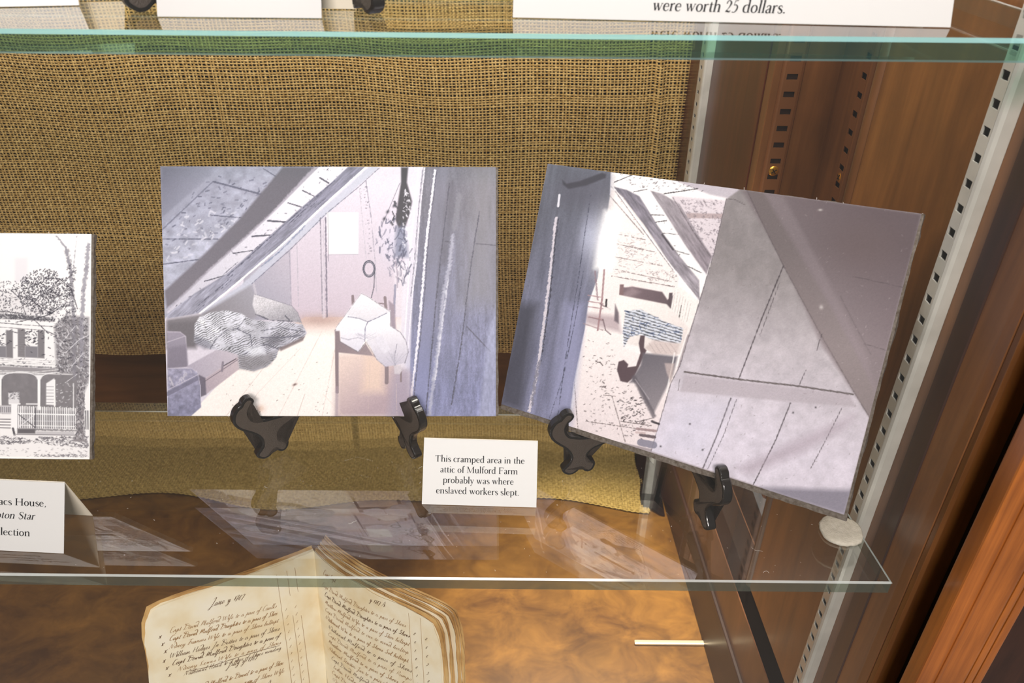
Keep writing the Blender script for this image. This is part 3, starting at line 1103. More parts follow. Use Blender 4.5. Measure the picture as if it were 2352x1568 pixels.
    # small window
    p.fill([(751, 488), (823, 488), (823, 583), (754, 583)], (255, 255, 255), None, None, None, 1.5)
    p.line([(753, 585), (823, 584)], 1.2, (190, 186, 198), 0.9)
    p.line([(753, 488), (755, 600)], 1.4, (150, 146, 160), 0.8)
    # coil of cord on a nail
    for rad, wv in ((1.0, 2.6), (0.82, 1.6)):
        pts = [(848 + 13.5 * rad * math.cos(a), 617 + 18.5 * rad * math.sin(a)) for a in np.linspace(0, 6.3, 26)]
        p.line(pts, wv, (84, 88, 104), 0.9)
    p.line([(861, 622), (859, 660), (853, 684)], 1.8, (84, 86, 100), 0.9)
    # partition boards at right
    p.fill([(955, 380), (1145, 380), (1145, 960), (935, 960)], (128, 127, 140), (146, 150, 184), (0, 470), (0, 900))
    p.tone([(955, 380), (1145, 380), (1145, 960), (935, 960)], lambda x, y: 0.84 + 0.3 * fbm(x / 9, y / 60, 8) + 0.12 * (vnoise(x / 1.6, y / 2.4, 3) - 0.5))
    p.fill([(1085, 380), (1145, 380), (1145, 700), (1060, 700)], (150, 148, 154), None, None, None, 30, 0.6)
    p.fill([(950, 380), (974, 380), (948, 680), (938, 960), (915, 960), (925, 640)], (226, 222, 234), (206, 204, 222), (0, 600), (0, 900), 2)
    p.fill([(1000, 385), (1032, 385), (1000, 680), (975, 960), (944, 960), (970, 680)], (136, 136, 152), (150, 154, 190), (0, 560), (0, 860), 4, 0.7)
    p.line([(963, 385), (953, 466), (943, 571), (937, 670), (928, 800)], 3, (246, 244, 252), 0.9, 1.6)
    p.line([(976, 385), (966, 477), (957, 600), (949, 665), (937, 800)], 2.6, (236, 234, 244), 0.95, 1.2)
    p.line([(971, 390), (962, 480), (952, 600), (944, 680)], 1.4, (110, 110, 126), 0.8, 1.2)
    p.line([(1000, 391), (987, 494), (978, 571), (971, 660), (960, 782), (945, 909)], 5, (240, 238, 248), 0.95, 3)
    p.line([(1004, 391), (991, 494), (983, 571), (977, 660), (965, 782), (951, 909)], 1.5, (90, 90, 108), 0.8, 1.6)
    p.line([(1040, 540), (1033, 609), (1020, 670), (1010, 775), (997, 870), (985, 958)], 8, (196, 197, 212), 0.7, 5, 4)
    p.line([(1030, 640), (1012, 775), (1000, 870)], 3, (226, 226, 236), 0.7, 3, 2)
    p.line([(1056, 450), (1044, 523)], 12, (150, 150, 160), 0.5, 4, 4)
    for pts in ([(1033, 420), (1020, 530), (1004, 670), (992, 800), (978, 950)], [(1102, 485), (1085, 590), (1073, 680), (1060, 790), (1037, 930)]):
        p.line(pts, 2.4, (84, 84, 100), 0.75, 2)
    p.line([(1038, 424), (1020, 600)], 16, (104, 103, 116), 0.45, 0, 12)
    for pts in ([(1023, 554), (1035, 555)], [(1094, 559), (1140, 563)], [(1073, 750), (1127, 807)]):
        p.line(pts, 1.8, (88, 88, 102), 0.85, 0.8)
    p.fill([(1120, 770), (1140, 700), (1140, 960), (1100, 960)], (176, 180, 206), None, None, None, 5, 0.7)
    p.tone([(1060, 700), (1140, 700), (1140, 960), (1030, 960)], lambda x, y: 0.93 + 0.12 * vnoise(x / 3, y / 9, 12))
    p.blob((900, 560), 30, 50, (214, 218, 238), 0.35)
    # shaded floor at right and chair shadow
    p.fill([(772, 812), (880, 800), (938, 860), (945, 960), (770, 960)], (232, 214, 208), (190, 172, 180), (800, 830), (870, 930), 12)
    p.fill([(838, 815), (884, 822), (880, 900), (830, 900)], (236, 214, 200), None, None, None, 12, 0.8)
    p.fill([(905, 850), (940, 850), (944, 960), (890, 960)], (176, 168, 186), None, None, None, 10, 0.7)
    p.line([(742, 905), (790, 955)], 1, (226, 208, 200), 0.6)
    p.line([(700, 905), (683, 955)], 1.2, (206, 190, 184), 0.8)
    p.line([(690, 800), (590, 905), (560, 955)], 1.2, (232, 220, 216), 0.8)
    for a_, b_ in (((640, 800), (520, 955)), ((740, 760), (640, 955)), ((770, 800), (740, 955)), ((850, 830), (845, 955)), ((910, 880), (912, 955))):
        p.line([a_, b_], 1.1, (214, 196, 192), 0.6, 1)
    p.specks([(480, 955), (560, 850), (700, 770), (770, 900), (770, 955)], 60, 1.7, (110, 94, 92), 0.8, r)
    p.blob((677, 883), 5, 2.4, (120, 96, 94), 0.9, -0.4)
    p.blob((598, 938), 10, 8, (222, 190, 172), 0.6)
    p.fill([(905, 600), (936, 600), (932, 845), (912, 845)], (236, 232, 240), None, None, None, 4, 0.6)
    p.line([(908, 655), (904, 745)], 5, (150, 150, 172), 0.8, 1)
    # bundle of dried herbs
    p.fill([(922, 384), (938, 384), (935, 418), (947, 462), (943, 486), (930, 524), (916, 524), (909, 504), (916, 456), (922, 418)], (78, 76, 84), None, None, None, 2)
    p.fill([(911, 520), (932, 520), (938, 590), (906, 590)], (146, 150, 172), None, None, None, 5, 0.9)
    p.specks([(930, 430), (946, 460), (944, 560), (925, 570), (926, 500)], 130, 2.4, (240, 240, 248), 0.9, r, 1.4, 1.2)
    p.specks([(918, 440), (910, 500), (894, 530), (905, 470)], 60, 3.4, (70, 70, 80), 0.9, r, 1.6, 1.2)
    p.specks([(880, 500), (912, 500), (945, 540), (943, 640), (900, 610), (862, 560)], 130, 3.4, (98, 100, 122), 0.8, r, 2.6, 1.6)
    p.specks([(885, 600), (935, 600), (930, 650), (900, 650)], 40, 2.6, (120, 120, 140), 0.7, r, 3.4, 1.6)
    p.line([(919, 420), (893, 482), (876, 520)], 1.2, (110, 110, 126), 0.8)
    for q in ((906, 472), (891, 486), (883, 502)):
        p.blob(q, 3, 4.5, (70, 70, 82), 0.9, 0.6)
    p.line([(908, 600), (913, 625), (913, 660)], 3, (170, 160, 176), 0.7)
    # trunks at lower left
    p.fill([(384, 760), (414, 762), (427, 772), (432, 842), (385, 846)], (172, 166, 180), (150, 146, 160), (400, 765), (400, 845))
    p.line([(384, 786), (425, 772)], 2, (206, 200, 212), 0.8)
    p.line([(384, 762), (414, 763), (427, 773), (431, 840)], 1.4, (208, 202, 214), 0.9)
    p.fill([(385, 800), (428, 792), (431, 842), (385, 846)], (146, 140, 154), None, None, None, 4, 0.7)
    p.fill([(428, 842), (498, 803), (546, 808), (547, 820), (471, 869), (452, 858)], (188, 182, 196), (206, 198, 208), (440, 850), (540, 810))
    p.fill([(471, 869), (547, 819), (549, 848), (473, 906)], (190, 178, 188), (206, 194, 200), (471, 890), (547, 830))
    p.fill([(452, 858), (472, 868), (474, 906), (460, 912)], (128, 122, 136), None, None, None, 1.5)
    p.line([(470, 876), (546, 826)], 1.6, (120, 112, 124), 0.8)
    p.line([(512, 832), (510, 852)], 5, (150, 142, 154), 0.9)
    p.line([(514, 840), (542, 824)], 2.4, (92, 84, 94), 0.8)
    p.fill([(385, 846), (440, 846), (454, 856), (460, 885), (462, 935), (438, 956), (385, 956)], (166, 164, 184), (148, 148, 172), (410, 850), (410, 950))
    p.tone([(385, 846), (454, 850), (462, 935), (438, 956), (385, 956)], lambda x, y: 0.8 + 0.42 * fbm(x / 9, y / 9, 21))
    p.line([(385, 905), (455, 868)], 9, (134, 132, 152), 0.8)
    p.line([(385, 896), (455, 860)], 1.6, (214, 208, 222), 0.8)
    p.line([(385, 846), (440, 846), (454, 856), (460, 885), (462, 935)], 1.4, (210, 206, 220), 0.8)
    p.specks([(388, 860), (445, 852), (448, 866), (390, 890)], 50, 3, (212, 208, 218), 0.8, r, 2.2, 1.4)
    # bedding: striped sack and pillow
    heap = [(447, 745), (458, 728), (485, 717), (522, 713), (555, 720), (575, 733), (610, 738), (650, 738), (695, 745), (705, 764), (695, 780), (640, 803), (634, 822), (612, 843), (583, 852), (550, 846), (546, 815), (520, 806), (484, 802), (446, 786)]
    p.fill(heap, (230, 231, 240), (196, 196, 208), (500, 730), (600, 850))
    p.tone(heap, lambda x, y: 0.82 + 0.34 * fbm(x / 26, y / 20, 31))

    def stripes(x, y):
        wob = 5 * fbm(x / 22, y / 22, 41)
        s_ = np.sin((0.45 * x + 0.9 * y) * 1.35 + wob * 3.4)
        k = np.clip((fbm(x / 15, y / 13, 44) - 0.33) * 4, 0, 1)
        return 1 - 0.40 * k * np.clip(s_ * 2, 0, 1)
    p.tone(heap, stripes)
    p.fill([(446, 770), (475, 780), (495, 800), (470, 802), (448, 790)], (120, 120, 134), None, None, None, 4, 0.5)
    for pts, w_ in (([(565, 730), (545, 755), (520, 758), (495, 780), (482, 802)], 2), ([(545, 755), (575, 770), (580, 800), (560, 815)], 2.4), ([(580, 800), (610, 790), (640, 802)], 3), ([(600, 760), (640, 752), (700, 762)], 2), ([(600, 775), (650, 775), (690, 770)], 3)):
        p.line(pts, w_, (112, 112, 126), 0.7, 2)
    p.fill([(612, 780), (640, 765), (645, 785), (615, 798)], (120, 119, 130), None, None, None, 6, 0.6)
    p.fill([(548, 818), (610, 812), (632, 806), (622, 835), (583, 852), (550, 846)], (150, 147, 152), None, None, None, 5, 0.7)
    p.fill([(640, 800), (700, 772), (696, 782), (645, 806)], (142, 130, 132), None, None, None, 2, 0.9)
    p.fill([(560, 800), (600, 792), (608, 812), (580, 818)], (236, 238, 246), None, None, None, 6, 0.8)
    p.fill([(584, 675), (610, 683), (670, 702), (684, 718), (693, 742), (672, 738), (620, 735), (588, 722), (580, 700)], (226, 224, 230), (180, 178, 186), (625, 690), (640, 735))
    p.tone([(584, 675), (670, 702), (693, 742), (588, 725)], lambda x, y: 0.9 + 0.16 * vnoise(x / 1.7, y / 1.7, 51))
    p.line([(588, 722), (620, 735), (672, 738)], 2, (96, 96, 110), 0.8, 2)
    p.line([(655, 725), (665, 735)], 3, (96, 96, 110), 0.7)
    p.line([(584, 675), (670, 702), (684, 718), (693, 742)], 1.2, (130, 128, 142), 0.7)
    # chair
    br = (150, 136, 142)
    for x0, y0, x1, y1, w_ in ((810.5, 680, 812, 704, 6.5), (884.5, 683, 887, 712, 6.5), (773.5, 758, 774.5, 900, 8), (888.5, 838, 888, 878, 9), (921, 850, 921, 875, 5)):
        p.line([(x0, y0), (x1, y1)], w_, br, 1)
    p.line([(774, 890), (773, 952)], 7, (176, 162, 172), 0.6, 0, 3)
    p.line([(812, 693), (824, 694)], 3, br, 1)
    p.line([(870, 696), (886, 698)], 3, br, 1)
    p.fill([(769, 758), (780, 757), (782, 783), (823, 808), (840, 788), (858, 818), (868, 818), (776, 809)], br, (166, 152, 158), (775, 770), (850, 810))
    p.fill([(893, 690), (906, 700), (910, 760), (898, 748)], (170, 158, 170), None, None, None, 2)
    # pillows and a tied sack on the chair
    wp = (246, 245, 250)
    p.fill([(772, 752), (790, 728), (800, 712), (846, 734), (843, 775), (838, 784), (824, 808), (783, 784), (781, 760), (771, 760)], wp, (226, 224, 236), (810, 740), (815, 805))
    p.fill([(846, 738), (860, 730), (897, 712), (897, 748), (920, 762), (932, 782), (938, 806), (930, 833), (912, 838), (885, 842), (866, 826), (850, 795), (842, 785)], wp, (206, 202, 216), (880, 740), (890, 840))
    p.fill([(830, 673), (845, 680), (897, 715), (870, 728), (846, 740), (815, 728), (795, 722), (806, 704)], (244, 243, 248), (226, 224, 232), (840, 680), (840, 738))
    for pts, w_, cc in (([(800, 727), (825, 731), (845, 739), (870, 728), (888, 719)], 1.7, (130, 132, 156)), ([(845, 739), (839, 752), (838, 784)], 1.7, (130, 132, 156)), ([(830, 674), (845, 681), (897, 716), (897, 748)], 1.4, (150, 146, 156)), ([(830, 674), (800, 714), (772, 752)], 1.1, (176, 172, 182)),
                        ([(897, 748), (920, 763), (933, 783), (938, 808), (930, 834)], 1.5, (140, 136, 150)), ([(912, 790), (907, 815), (908, 838)], 1.4, (150, 148, 164)), ([(781, 784), (823, 808), (840, 786)], 1.4, (120, 116, 128)), ([(783, 775), (800, 780), (822, 775), (838, 780)], 2, (190, 188, 202)), ([(842, 786), (866, 826), (886, 842)], 1.3, (140, 136, 148))):
        p.line(pts, w_, cc, 0.8, 1)
    for k in range(12):
        q = np.array([907, 838]) + r.normal(0, 2, 2)
        p.line([q, q + np.array([r.normal(0, 14), -18 - 14 * r.random()])], 1.2, (186, 184, 198), 0.6)
        q = np.array([840, 775]) + r.normal(0, 3, 2)
        p.line([q, q + np.array([(14 + 10 * r.random()) * r.choice([-1, 1]), -4 - 8 * r.random()])], 1.2, (200, 198, 212), 0.6)
    p.fill([(860, 778), (878, 770), (898, 802), (882, 812)], (228, 226, 236), None, None, None, 1.5)
    p.fill([(905, 840), (920, 838), (924, 850), (918, 859), (906, 858)], (212, 206, 214), None, None, None, 1.5)
    p.c *= (0.97 + 0.06 * vnoise(X / 1.5, Y / 1.5, 77))[..., None]
    return p


def paint_attic_bed(X, Y):
    """view past plank doors into a white-washed attic room with a narrow bed"""
    p = Print(X, Y, (182, 172, 176))
    r = np.random.default_rng(5)
    # white room
    room = [(1395, 385), (1700, 420), (1640, 560), (1500, 1030), (1300, 990), (1345, 700)]
    p.fill(room, (252, 248, 248))
    # end wall boards
    p.fill([(1395, 440), (1430, 440), (1560, 640), (1545, 690), (1350, 760), (1370, 640)], (248, 241, 240))
    for a, b in (((1420, 540), (1480, 552)), ((1416, 562), (1502, 580)), ((1412, 592), (1522, 612)), ((1408, 620), (1540, 648)), ((1404, 636), (1548, 660))):
        p.line([a, b], 1.3, (120, 108, 108), 0.75, 2)
    p.specks([(1420, 530), (1480, 540), (1545, 650), (1410, 630)], 260, 1.6, (150, 138, 138), 0.6, r, 2.4, 0.15)
    for c_ in ((1500, 635), (1540, 635), (1450, 578)):
        p.specks([(c_[0] - 14, c_[1] - 12), (c_[0] + 14, c_[1] - 12), (c_[0] + 14, c_[1] + 14), (c_[0] - 14, c_[1] + 14)], 50, 1.6, (130, 122, 126), 0.6, r)
    # ceiling boards
    ce = [(1402, 393), (1560, 412), (1660, 450), (1655, 560), (1605, 690), (1440, 450), (1402, 425)]
    p.fill(ce, (248, 246, 247))
    p.fill([(1530, 408), (1700, 430), (1690, 460), (1630, 448)], (196, 190, 198), None, None, None, 3)
    p.fill([(1540, 450), (1670, 460), (1655, 600), (1600, 600)], (222, 214, 220), None, None, None, 4)
    for a, b, w_ in (((1410, 420), (1456, 401), 2), ((1455, 442), (1485, 436), 2), ((1525, 446), (1602, 434), 2.4), ((1482, 494), (1525, 496), 1.8), ((1497, 513), (1530, 508), 1.8), ((1500, 535), (1560, 540), 1.4), ((1550, 577), (1582, 586), 1.6), ((1565, 606), (1610, 628), 1.8)):
        p.line([a, b], w_, (70, 66, 70), 0.85, 1)
    p.fill([(1575, 490), (1665, 492), (1662, 503), (1578, 502)], (190, 176, 178), None, None, None, 1.5)
    p.specks([(1420, 400), (1560, 415), (1620, 440), (1520, 440), (1450, 430)], 120, 1.9, (96, 90, 96), 0.8, r, 1.8, -0.2)
    p.specks([(1560, 455), (1665, 460), (1650, 600), (1610, 580)], 420, 1.9, (132, 124, 132), 0.8, r, 1.8, 0.6)
    p.specks([(1500, 470), (1520, 470), (1590, 640), (1560, 600)], 90, 1.9, (96, 90, 96), 0.8, r)
    # rafters
    r1 = [(1400, 428), (1440, 438), (1468, 452), (1510, 520), (1560, 590), (1605, 645), (1606, 692), (1540, 610), (1480, 520), (1430, 455)]
    p.fill(r1, (146, 142, 154), (176, 170, 178), (1430, 440), (1600, 660))
    p.tone(r1, lambda x, y: 0.7 + 0.55 * fbm((x * 0.8 - y * 0.6) / 3.4, (x * 0.6 + y * 0.8) / 24, 6))
    p.line([(1405, 428), (1450, 490), (1540, 612), (1606, 695)], 3, (252, 250, 252), 0.95, 1)
    p.line([(1412, 440), (1455, 500), (1545, 622)], 1.4, (90, 84, 92), 0.8, 1)
    p.line([(1397, 448), (1477, 540)], 1.6, (110, 100, 104), 0.8, 1)
    p.specks([(1402, 432), (1424, 440), (1475, 530), (1460, 520)], 80, 2, (170, 150, 150), 0.6, r)
    r2 = [(1490, 438), (1520, 446), (1560, 470), (1615, 560), (1635, 590), (1622, 632), (1570, 560), (1520, 480)]
    p.fill(r2, (172, 166, 172), (160, 152, 160), (1500, 450), (1620, 600))
    p.tone(r2, lambda x, y: 0.8 + 0.38 * fbm((x * 0.8 - y * 0.55) / 3.4, (x * 0.55 + y * 0.8) / 20, 9))
    p.line([(1490, 438), (1520, 486), (1570, 564), (1618, 632)], 3.4, (246, 242, 246), 0.9, 1)
    p.line([(1545, 455), (1590, 530), (1632, 592)], 1.6, (112, 104, 110), 0.8, 1.6)
    p.line([(1520, 540), (1545, 575)], 4, (80, 76, 82), 0.8)
    # right end of the room: white knee wall
    p.fill([(1552, 655), (1606, 695), (1580, 770), (1545, 760), (1535, 700)], (246, 242, 240))
    for k in range(7):
        x0 = 1550 + 6 * k
        p.line([(x0, 668 + 5 * k), (x0 - 10, 740)], 1.2, (190, 180, 178), 0.5, 1)
    p.line([(1564, 702), (1558, 735)], 1.6, (90, 84, 84), 0.8, 1)
    # floor of the room
    p.fill([(1345, 740), (1420, 735), (1430, 800), (1560, 850), (1530, 940), (1500, 1032), (1308, 990)], (252, 246, 245), (244, 234, 236), (1400, 760), (1400, 980))
    p.fill([(1340, 720), (1420, 728), (1425, 765), (1345, 745)], (206, 192, 196), None, None, None, 6)
    for pts in ([(1318, 872), (1327, 985)], [(1405, 912), (1435, 1015)], [(1345, 968), (1500, 990)], [(1385, 908), (1412, 911)]):
        p.line(pts, 1.5, (120, 108, 108), 0.8, 1.2)
    p.specks([(1340, 780), (1410, 790), (1440, 880), (1500, 930), (1480, 1010), (1340, 985)], 240, 1.8, (96, 86, 88), 0.8, r, 1.6)
    p.specks([(1415, 915), (1470, 910), (1490, 960), (1440, 1010)], 160, 2.2, (70, 62, 66), 0.8, r, 1.4)
    p.line([(1368, 832), (1378, 834), (1384, 841)], 2, (84, 70, 70), 0.9)
    p.line([(1425, 968), (1495, 978)], 1.6, (110, 100, 100), 0.8, 1)
    # plank doors at left
    L_ = [(1257, 378), (1402, 393), (1400, 450), (1372, 640), (1350, 700), (1342, 760), (1318, 880), (1304, 985), (1150, 932)]
    p.fill(L_, (120, 122, 134), (150, 152, 178), (1200, 500), (1300, 900))
    p.tone(L_, lambda x, y: 0.86 + 0.26 * fbm((x + 0.19 * y) / 9, y / 90, 13) + 0.08 * (vnoise(x / 1.7, y / 2.2, 14) - 0.5))
    p.fill([(1290, 400), (1400, 410), (1392, 480), (1280, 470)], (110, 110, 122), None, None, None, 20, 0.7)
    p.fill([(1150, 880), (1190, 700), (1235, 700), (1200, 945), (1150, 932)], (74, 74, 82), None, None, None, 14, 0.6)
    p.fill([(1300, 700), (1342, 700), (1308, 985), (1262, 965)], (172, 174, 204), None, None, None, 14, 0.75)
    # window glare behind the door's edge
    p.blob((1384, 560), 22, 72, (255, 255, 255), 1.0, 0.12)
    p.fill([(1388, 486), (1424, 490), (1408, 622), (1364, 618), (1378, 560)], (255, 255, 255), None, None, None, 8)
    p.blob((1352, 545), 26, 50, (226, 230, 250), 0.55, 0.15)
    # gap of light between door boards
    p.line([(1284, 450), (1281, 476)], 5, (232, 232, 240), 0.95)
    p.line([(1277, 502), (1270, 560), (1262, 640), (1252, 720), (1238, 830), (1226, 900), (1216, 944)], 6.5, (228, 222, 230), 0.9, 4)
    p.line([(1281, 505), (1274, 560), (1267, 640), (1258, 720), (1243, 830)], 3, (80, 80, 92), 0.75, 3.4)
    p.line([(1240, 830), (1230, 870), (1222, 930)], 6, (140, 140, 156), 0.8, 6)
    for pts in ([(1356, 450), (1345, 520), (1325, 660), (1305, 780), (1280, 960)], [(1340, 620), (1320, 740), (1292, 870), (1262, 960)]):
        p.line(pts, 1.4, (84, 86, 102), 0.7, 2)
    p.fill([(1290, 415), (1300, 424), (1330, 418), (1382, 398), (1391, 402), (1390, 410), (1345, 428), (1305, 436), (1292, 426)], (84, 83, 92), None, None, None, 2, 0.9)
    p.line([(1404, 395), (1400, 450)], 1.6, (190, 190, 206), 0.7)
    p.line([(1342, 760), (1318, 880), (1304, 985)], 2, (196, 196, 216), 0.8)
    # wall at right of the room: big plank door and brace
    R_ = [(1668, 458), (1700, 435), (2121, 490), (1935, 1180), (1494, 1036), (1540, 880), (1560, 840), (1607, 690), (1640, 580)]
    p.fill(R_, (178, 172, 174), (232, 226, 238), (1800, 640), (1720, 1020))
    p.tone(R_, lambda x, y: 0.93 + 0.14 * fbm(x / 20, y / 20, 23))
    p.fill([(1700, 432), (2121, 490), (2060, 720), (2000, 960), (1885, 790), (1800, 600)], (128, 114, 120), (160, 150, 154), (2060, 540), (1850, 700), 6)
    p.blob((1990, 560), 100, 70, (138, 122, 124), 0.7)
    p.fill([(1715, 436), (1756, 444), (1800, 520), (1900, 690), (1960, 800), (2010, 900), (1996, 960), (1960, 900), (1885, 770), (1800, 612), (1745, 500)], (146, 136, 138), (160, 150, 152), (1740, 450), (1950, 830), 2)
    p.fill([(1756, 444), (1800, 450), (1905, 650), (1990, 820), (2010, 900), (1960, 800), (1900, 690), (1800, 520)], (164, 153, 158), None, None, None, 6, 0.8)
    p.line([(1715, 436), (1745, 500), (1800, 612), (1885, 770), (1960, 900), (1998, 962)], 1.8, (120, 110, 114), 0.8, 1)
    p.line([(1930, 680), (1965, 750), (2000, 815)], 2, (130, 120, 124), 0.7, 1)
    p.line([(1960, 635), (2085, 662)], 1.4, (112, 102, 106), 0.8, 1)
    p.line([(1985, 790), (2035, 805)], 1.4, (112, 102, 106), 0.7, 1)
    p.line([(1668, 458), (1640, 580), (1607, 690), (1560, 842), (1540, 880), (1494, 1036)], 1.8, (120, 112, 118), 0.8, 1)
    p.line([(1670, 458), (1685, 458), (1710, 470)], 1.3, (110, 100, 104), 0.7)
    # door seams, ledge, shadow
    for pts, w_ in (([(1799, 612), (1750, 730), (1696, 870)], 2.6), ([(1790, 650), (1745, 770)], 1), ([(1887, 768), (1875, 805)], 1.4), ([(1850, 850), (1833, 888)], 1.4), ([(1677, 915), (1645, 1000), (1613, 1074)], 2.8), ([(1690, 918), (1660, 1000), (1624, 1076)], 1.2), ([(1814, 926), (1780, 1010), (1728, 1112)], 2.4), ([(1932, 938), (1895, 1010), (1860, 1075)], 1.4)):
        p.line(pts, w_, (92, 84, 90), 0.85, 0.8)
    p.fill([(1572, 862), (1950, 906), (1965, 935), (1800, 922), (1560, 900)], (196, 188, 196), None, None, None, 3, 0.8)
    p.line([(1571, 855), (1696, 872), (1830, 887), (1958, 906)], 4, (112, 104, 104), 0.85, 1)
    p.line([(1560, 872), (1556, 898)], 1.3, (130, 122, 128), 0.8)
    p.fill([(1690, 1075), (1830, 1010), (1960, 955), (1940, 980), (1840, 1040), (1720, 1090)], (190, 178, 190), None, None, None, 12, 0.6)
    p.fill([(1745, 1118), (1860, 1122), (1955, 1125), (1937, 1182), (1800, 1140)], (150, 146, 160), None, None, None, 7, 0.85)
    p.fill([(1560, 920), (1680, 925), (1620, 1060), (1500, 1030)], (222, 220, 236), None, None, None, 25, 0.5)
    for q in ((1583, 974), (1516, 1025), (1612, 1033), (1820, 948), (1872, 936)):
        p.blob(q, 2, 2, (60, 56, 62), 0.9)
    p.blob((1885, 482), 5, 2.4, (236, 232, 230), 0.9)
    p.blob((1886, 706), 4.5, 5, (226, 220, 220), 0.8)
    p.line([(1705, 720), (1790, 860)], 6, (206, 200, 206), 0.5, 0, 6)
    for k in range(420):
        q = np.array([1500 + 600 * r.random(), 450 + 690 * r.random()])
        a_ = r.random() * 3.14
        d_ = np.array([math.cos(a_), math.sin(a_)]) * (2 + 4 * r.random())
        if q[0] > 1680 - (q[1] - 450) * 0.25:
            p.line([q, q + d_], 0.9, (214, 206, 208) if r.random() < 0.5 else (138, 128, 132), 0.45)
    # bed
    p.fill([(1425, 660), (1436, 662), (1452, 660), (1520, 672), (1532, 690), (1545, 680), (1540, 705), (1430, 690)], (142, 126, 132), (120, 106, 112), (1440, 665), (1540, 700), 1.5)
    p.fill([(1428, 680), (1450, 660), (1470, 672), (1440, 690)], (180, 164, 168), None, None, None, 5, 0.6)
    p.fill([(1423, 655), (1432, 655), (1430, 690), (1420, 690)], (150, 128, 130), None, None, None, 1)
    p.fill([(1536, 674), (1544, 674), (1540, 710), (1532, 710)], (112, 100, 106), None, None, None, 1)
    p.fill([(1416, 678), (1530, 700), (1580, 755), (1560, 815), (1520, 815), (1440, 790), (1428, 730), (1412, 700)], (250, 246, 244), (236, 228, 226), (1450, 690), (1540, 810))
    cov = [(1436, 716), (1470, 712), (1530, 742), (1568, 756), (1562, 790), (1525, 792), (1470, 770), (1445, 775), (1432, 800), (1430, 760)]
    p.fill(cov, (226, 230, 240))

    def knit(x, y):
        s_ = np.sin((0.28 * x - 0.96 * y) * 0.95 + 3 * fbm(x / 16, y / 12, 61))
        k = vnoise(x / 5.5, y / 1.6, 62)
        return 1 - 0.5 * np.clip(s_ + (k - 0.45) * 1.6, 0, 1)
    p.tone(cov, knit)
    p.specks(cov, 130, 2.2, (66, 84, 124), 0.7, r, 3.0, 0.35)
    p.fill([(1500, 782), (1560, 790), (1552, 818), (1500, 815), (1480, 800)], (222, 210, 208), None, None, None, 3)
    for k in range(5):
        p.line([(1490 + 12 * k, 790), (1505 + 12 * k, 812)], 1.1, (176, 162, 162), 0.6)
    # bed post and its shadow
    p.fill([(1420, 832), (1432, 828), (1442, 838), (1440, 845), (1460, 842), (1470, 812), (1466, 790), (1470, 772), (1480, 772), (1478, 800), (1484, 806), (1468, 840), (1456, 866), (1440, 880), (1424, 876), (1416, 850)], (112, 96, 102), None, None, None, 1.2)
    p.fill([(1476, 812), (1555, 820), (1545, 860), (1500, 950), (1486, 930), (1460, 880), (1445, 880), (1470, 840)], (128, 124, 132), (160, 154, 160), (1480, 820), (1510, 930), 3)
    p.line([(1455, 868), (1500, 955)], 10, (112, 106, 114), 0.7, 2, 4)
    p.line([(1458, 872), (1490, 918)], 2, (206, 200, 206), 0.6)
    # drawer front, stool, fallen laths
    p.line([(1548, 812), (1530, 902)], 3, (250, 248, 248), 0.9)
    p.fill([(1525, 835), (1548, 836), (1540, 880), (1530, 858)], (206, 192, 190), None, None, None, 2, 0.8)
    p.line([(1387, 622), (1382, 690), (1372, 760)], 4, (176, 146, 150), 0.9)
    p.line([(1366, 625), (1372, 690)], 4, (160, 140, 148), 0.7, 2)
    for y_ in (680, 694, 706, 730):
        p.line([(1350, y_), (1384, y_ + 5)], 2.4, (186, 160, 164), 0.9)
    p.line([(1378, 700), (1400, 712)], 3, (150, 130, 136), 0.9)
    p.line([(1392, 690), (1391, 706)], 4.5, (66, 60, 64), 0.9)
    p.line([(1388, 708), (1400, 712)], 4, (240, 236, 236), 0.9)
    p.line([(1352, 730), (1384, 738)], 2.6, (160, 140, 144), 0.9)
    p.line([(1384, 735), (1390, 760), (1402, 770)], 2.6, (130, 112, 118), 0.8)
    p.line([(1340, 745), (1384, 760)], 2.4, (180, 160, 164), 0.8)
    p.fill([(1412, 700), (1420, 720), (1420, 745), (1410, 738)], (126, 116, 124), None, None, None, 2, 0.9)
    for pts, w_, cc in (([(1462, 985), (1505, 990)], 6, (176, 156, 158)), ([(1470, 999), (1502, 1004)], 7, (110, 98, 104)), ([(1460, 993), (1480, 995)], 5, (214, 196, 196)), ([(1496, 968), (1512, 974)], 5, (70, 64, 70)), ([(1470, 1016), (1500, 1022)], 16, (150, 148, 164)), ([(1458, 970), (1500, 960)], 1.2, (90, 80, 84))):
        p.line(pts, w_, cc, 0.85)
    p.tone([(1668, 458), (1700, 435), (2121, 490), (2040, 800), (1590, 800), (1607, 690), (1640, 580)], lambda x, y: 0.84 + 0.16 * np.clip((y - 560) / 240, 0, 1), 3)
    p.c *= (0.97 + 0.06 * vnoise(X / 1.6, Y / 1.6, 79))[..., None]
    return p


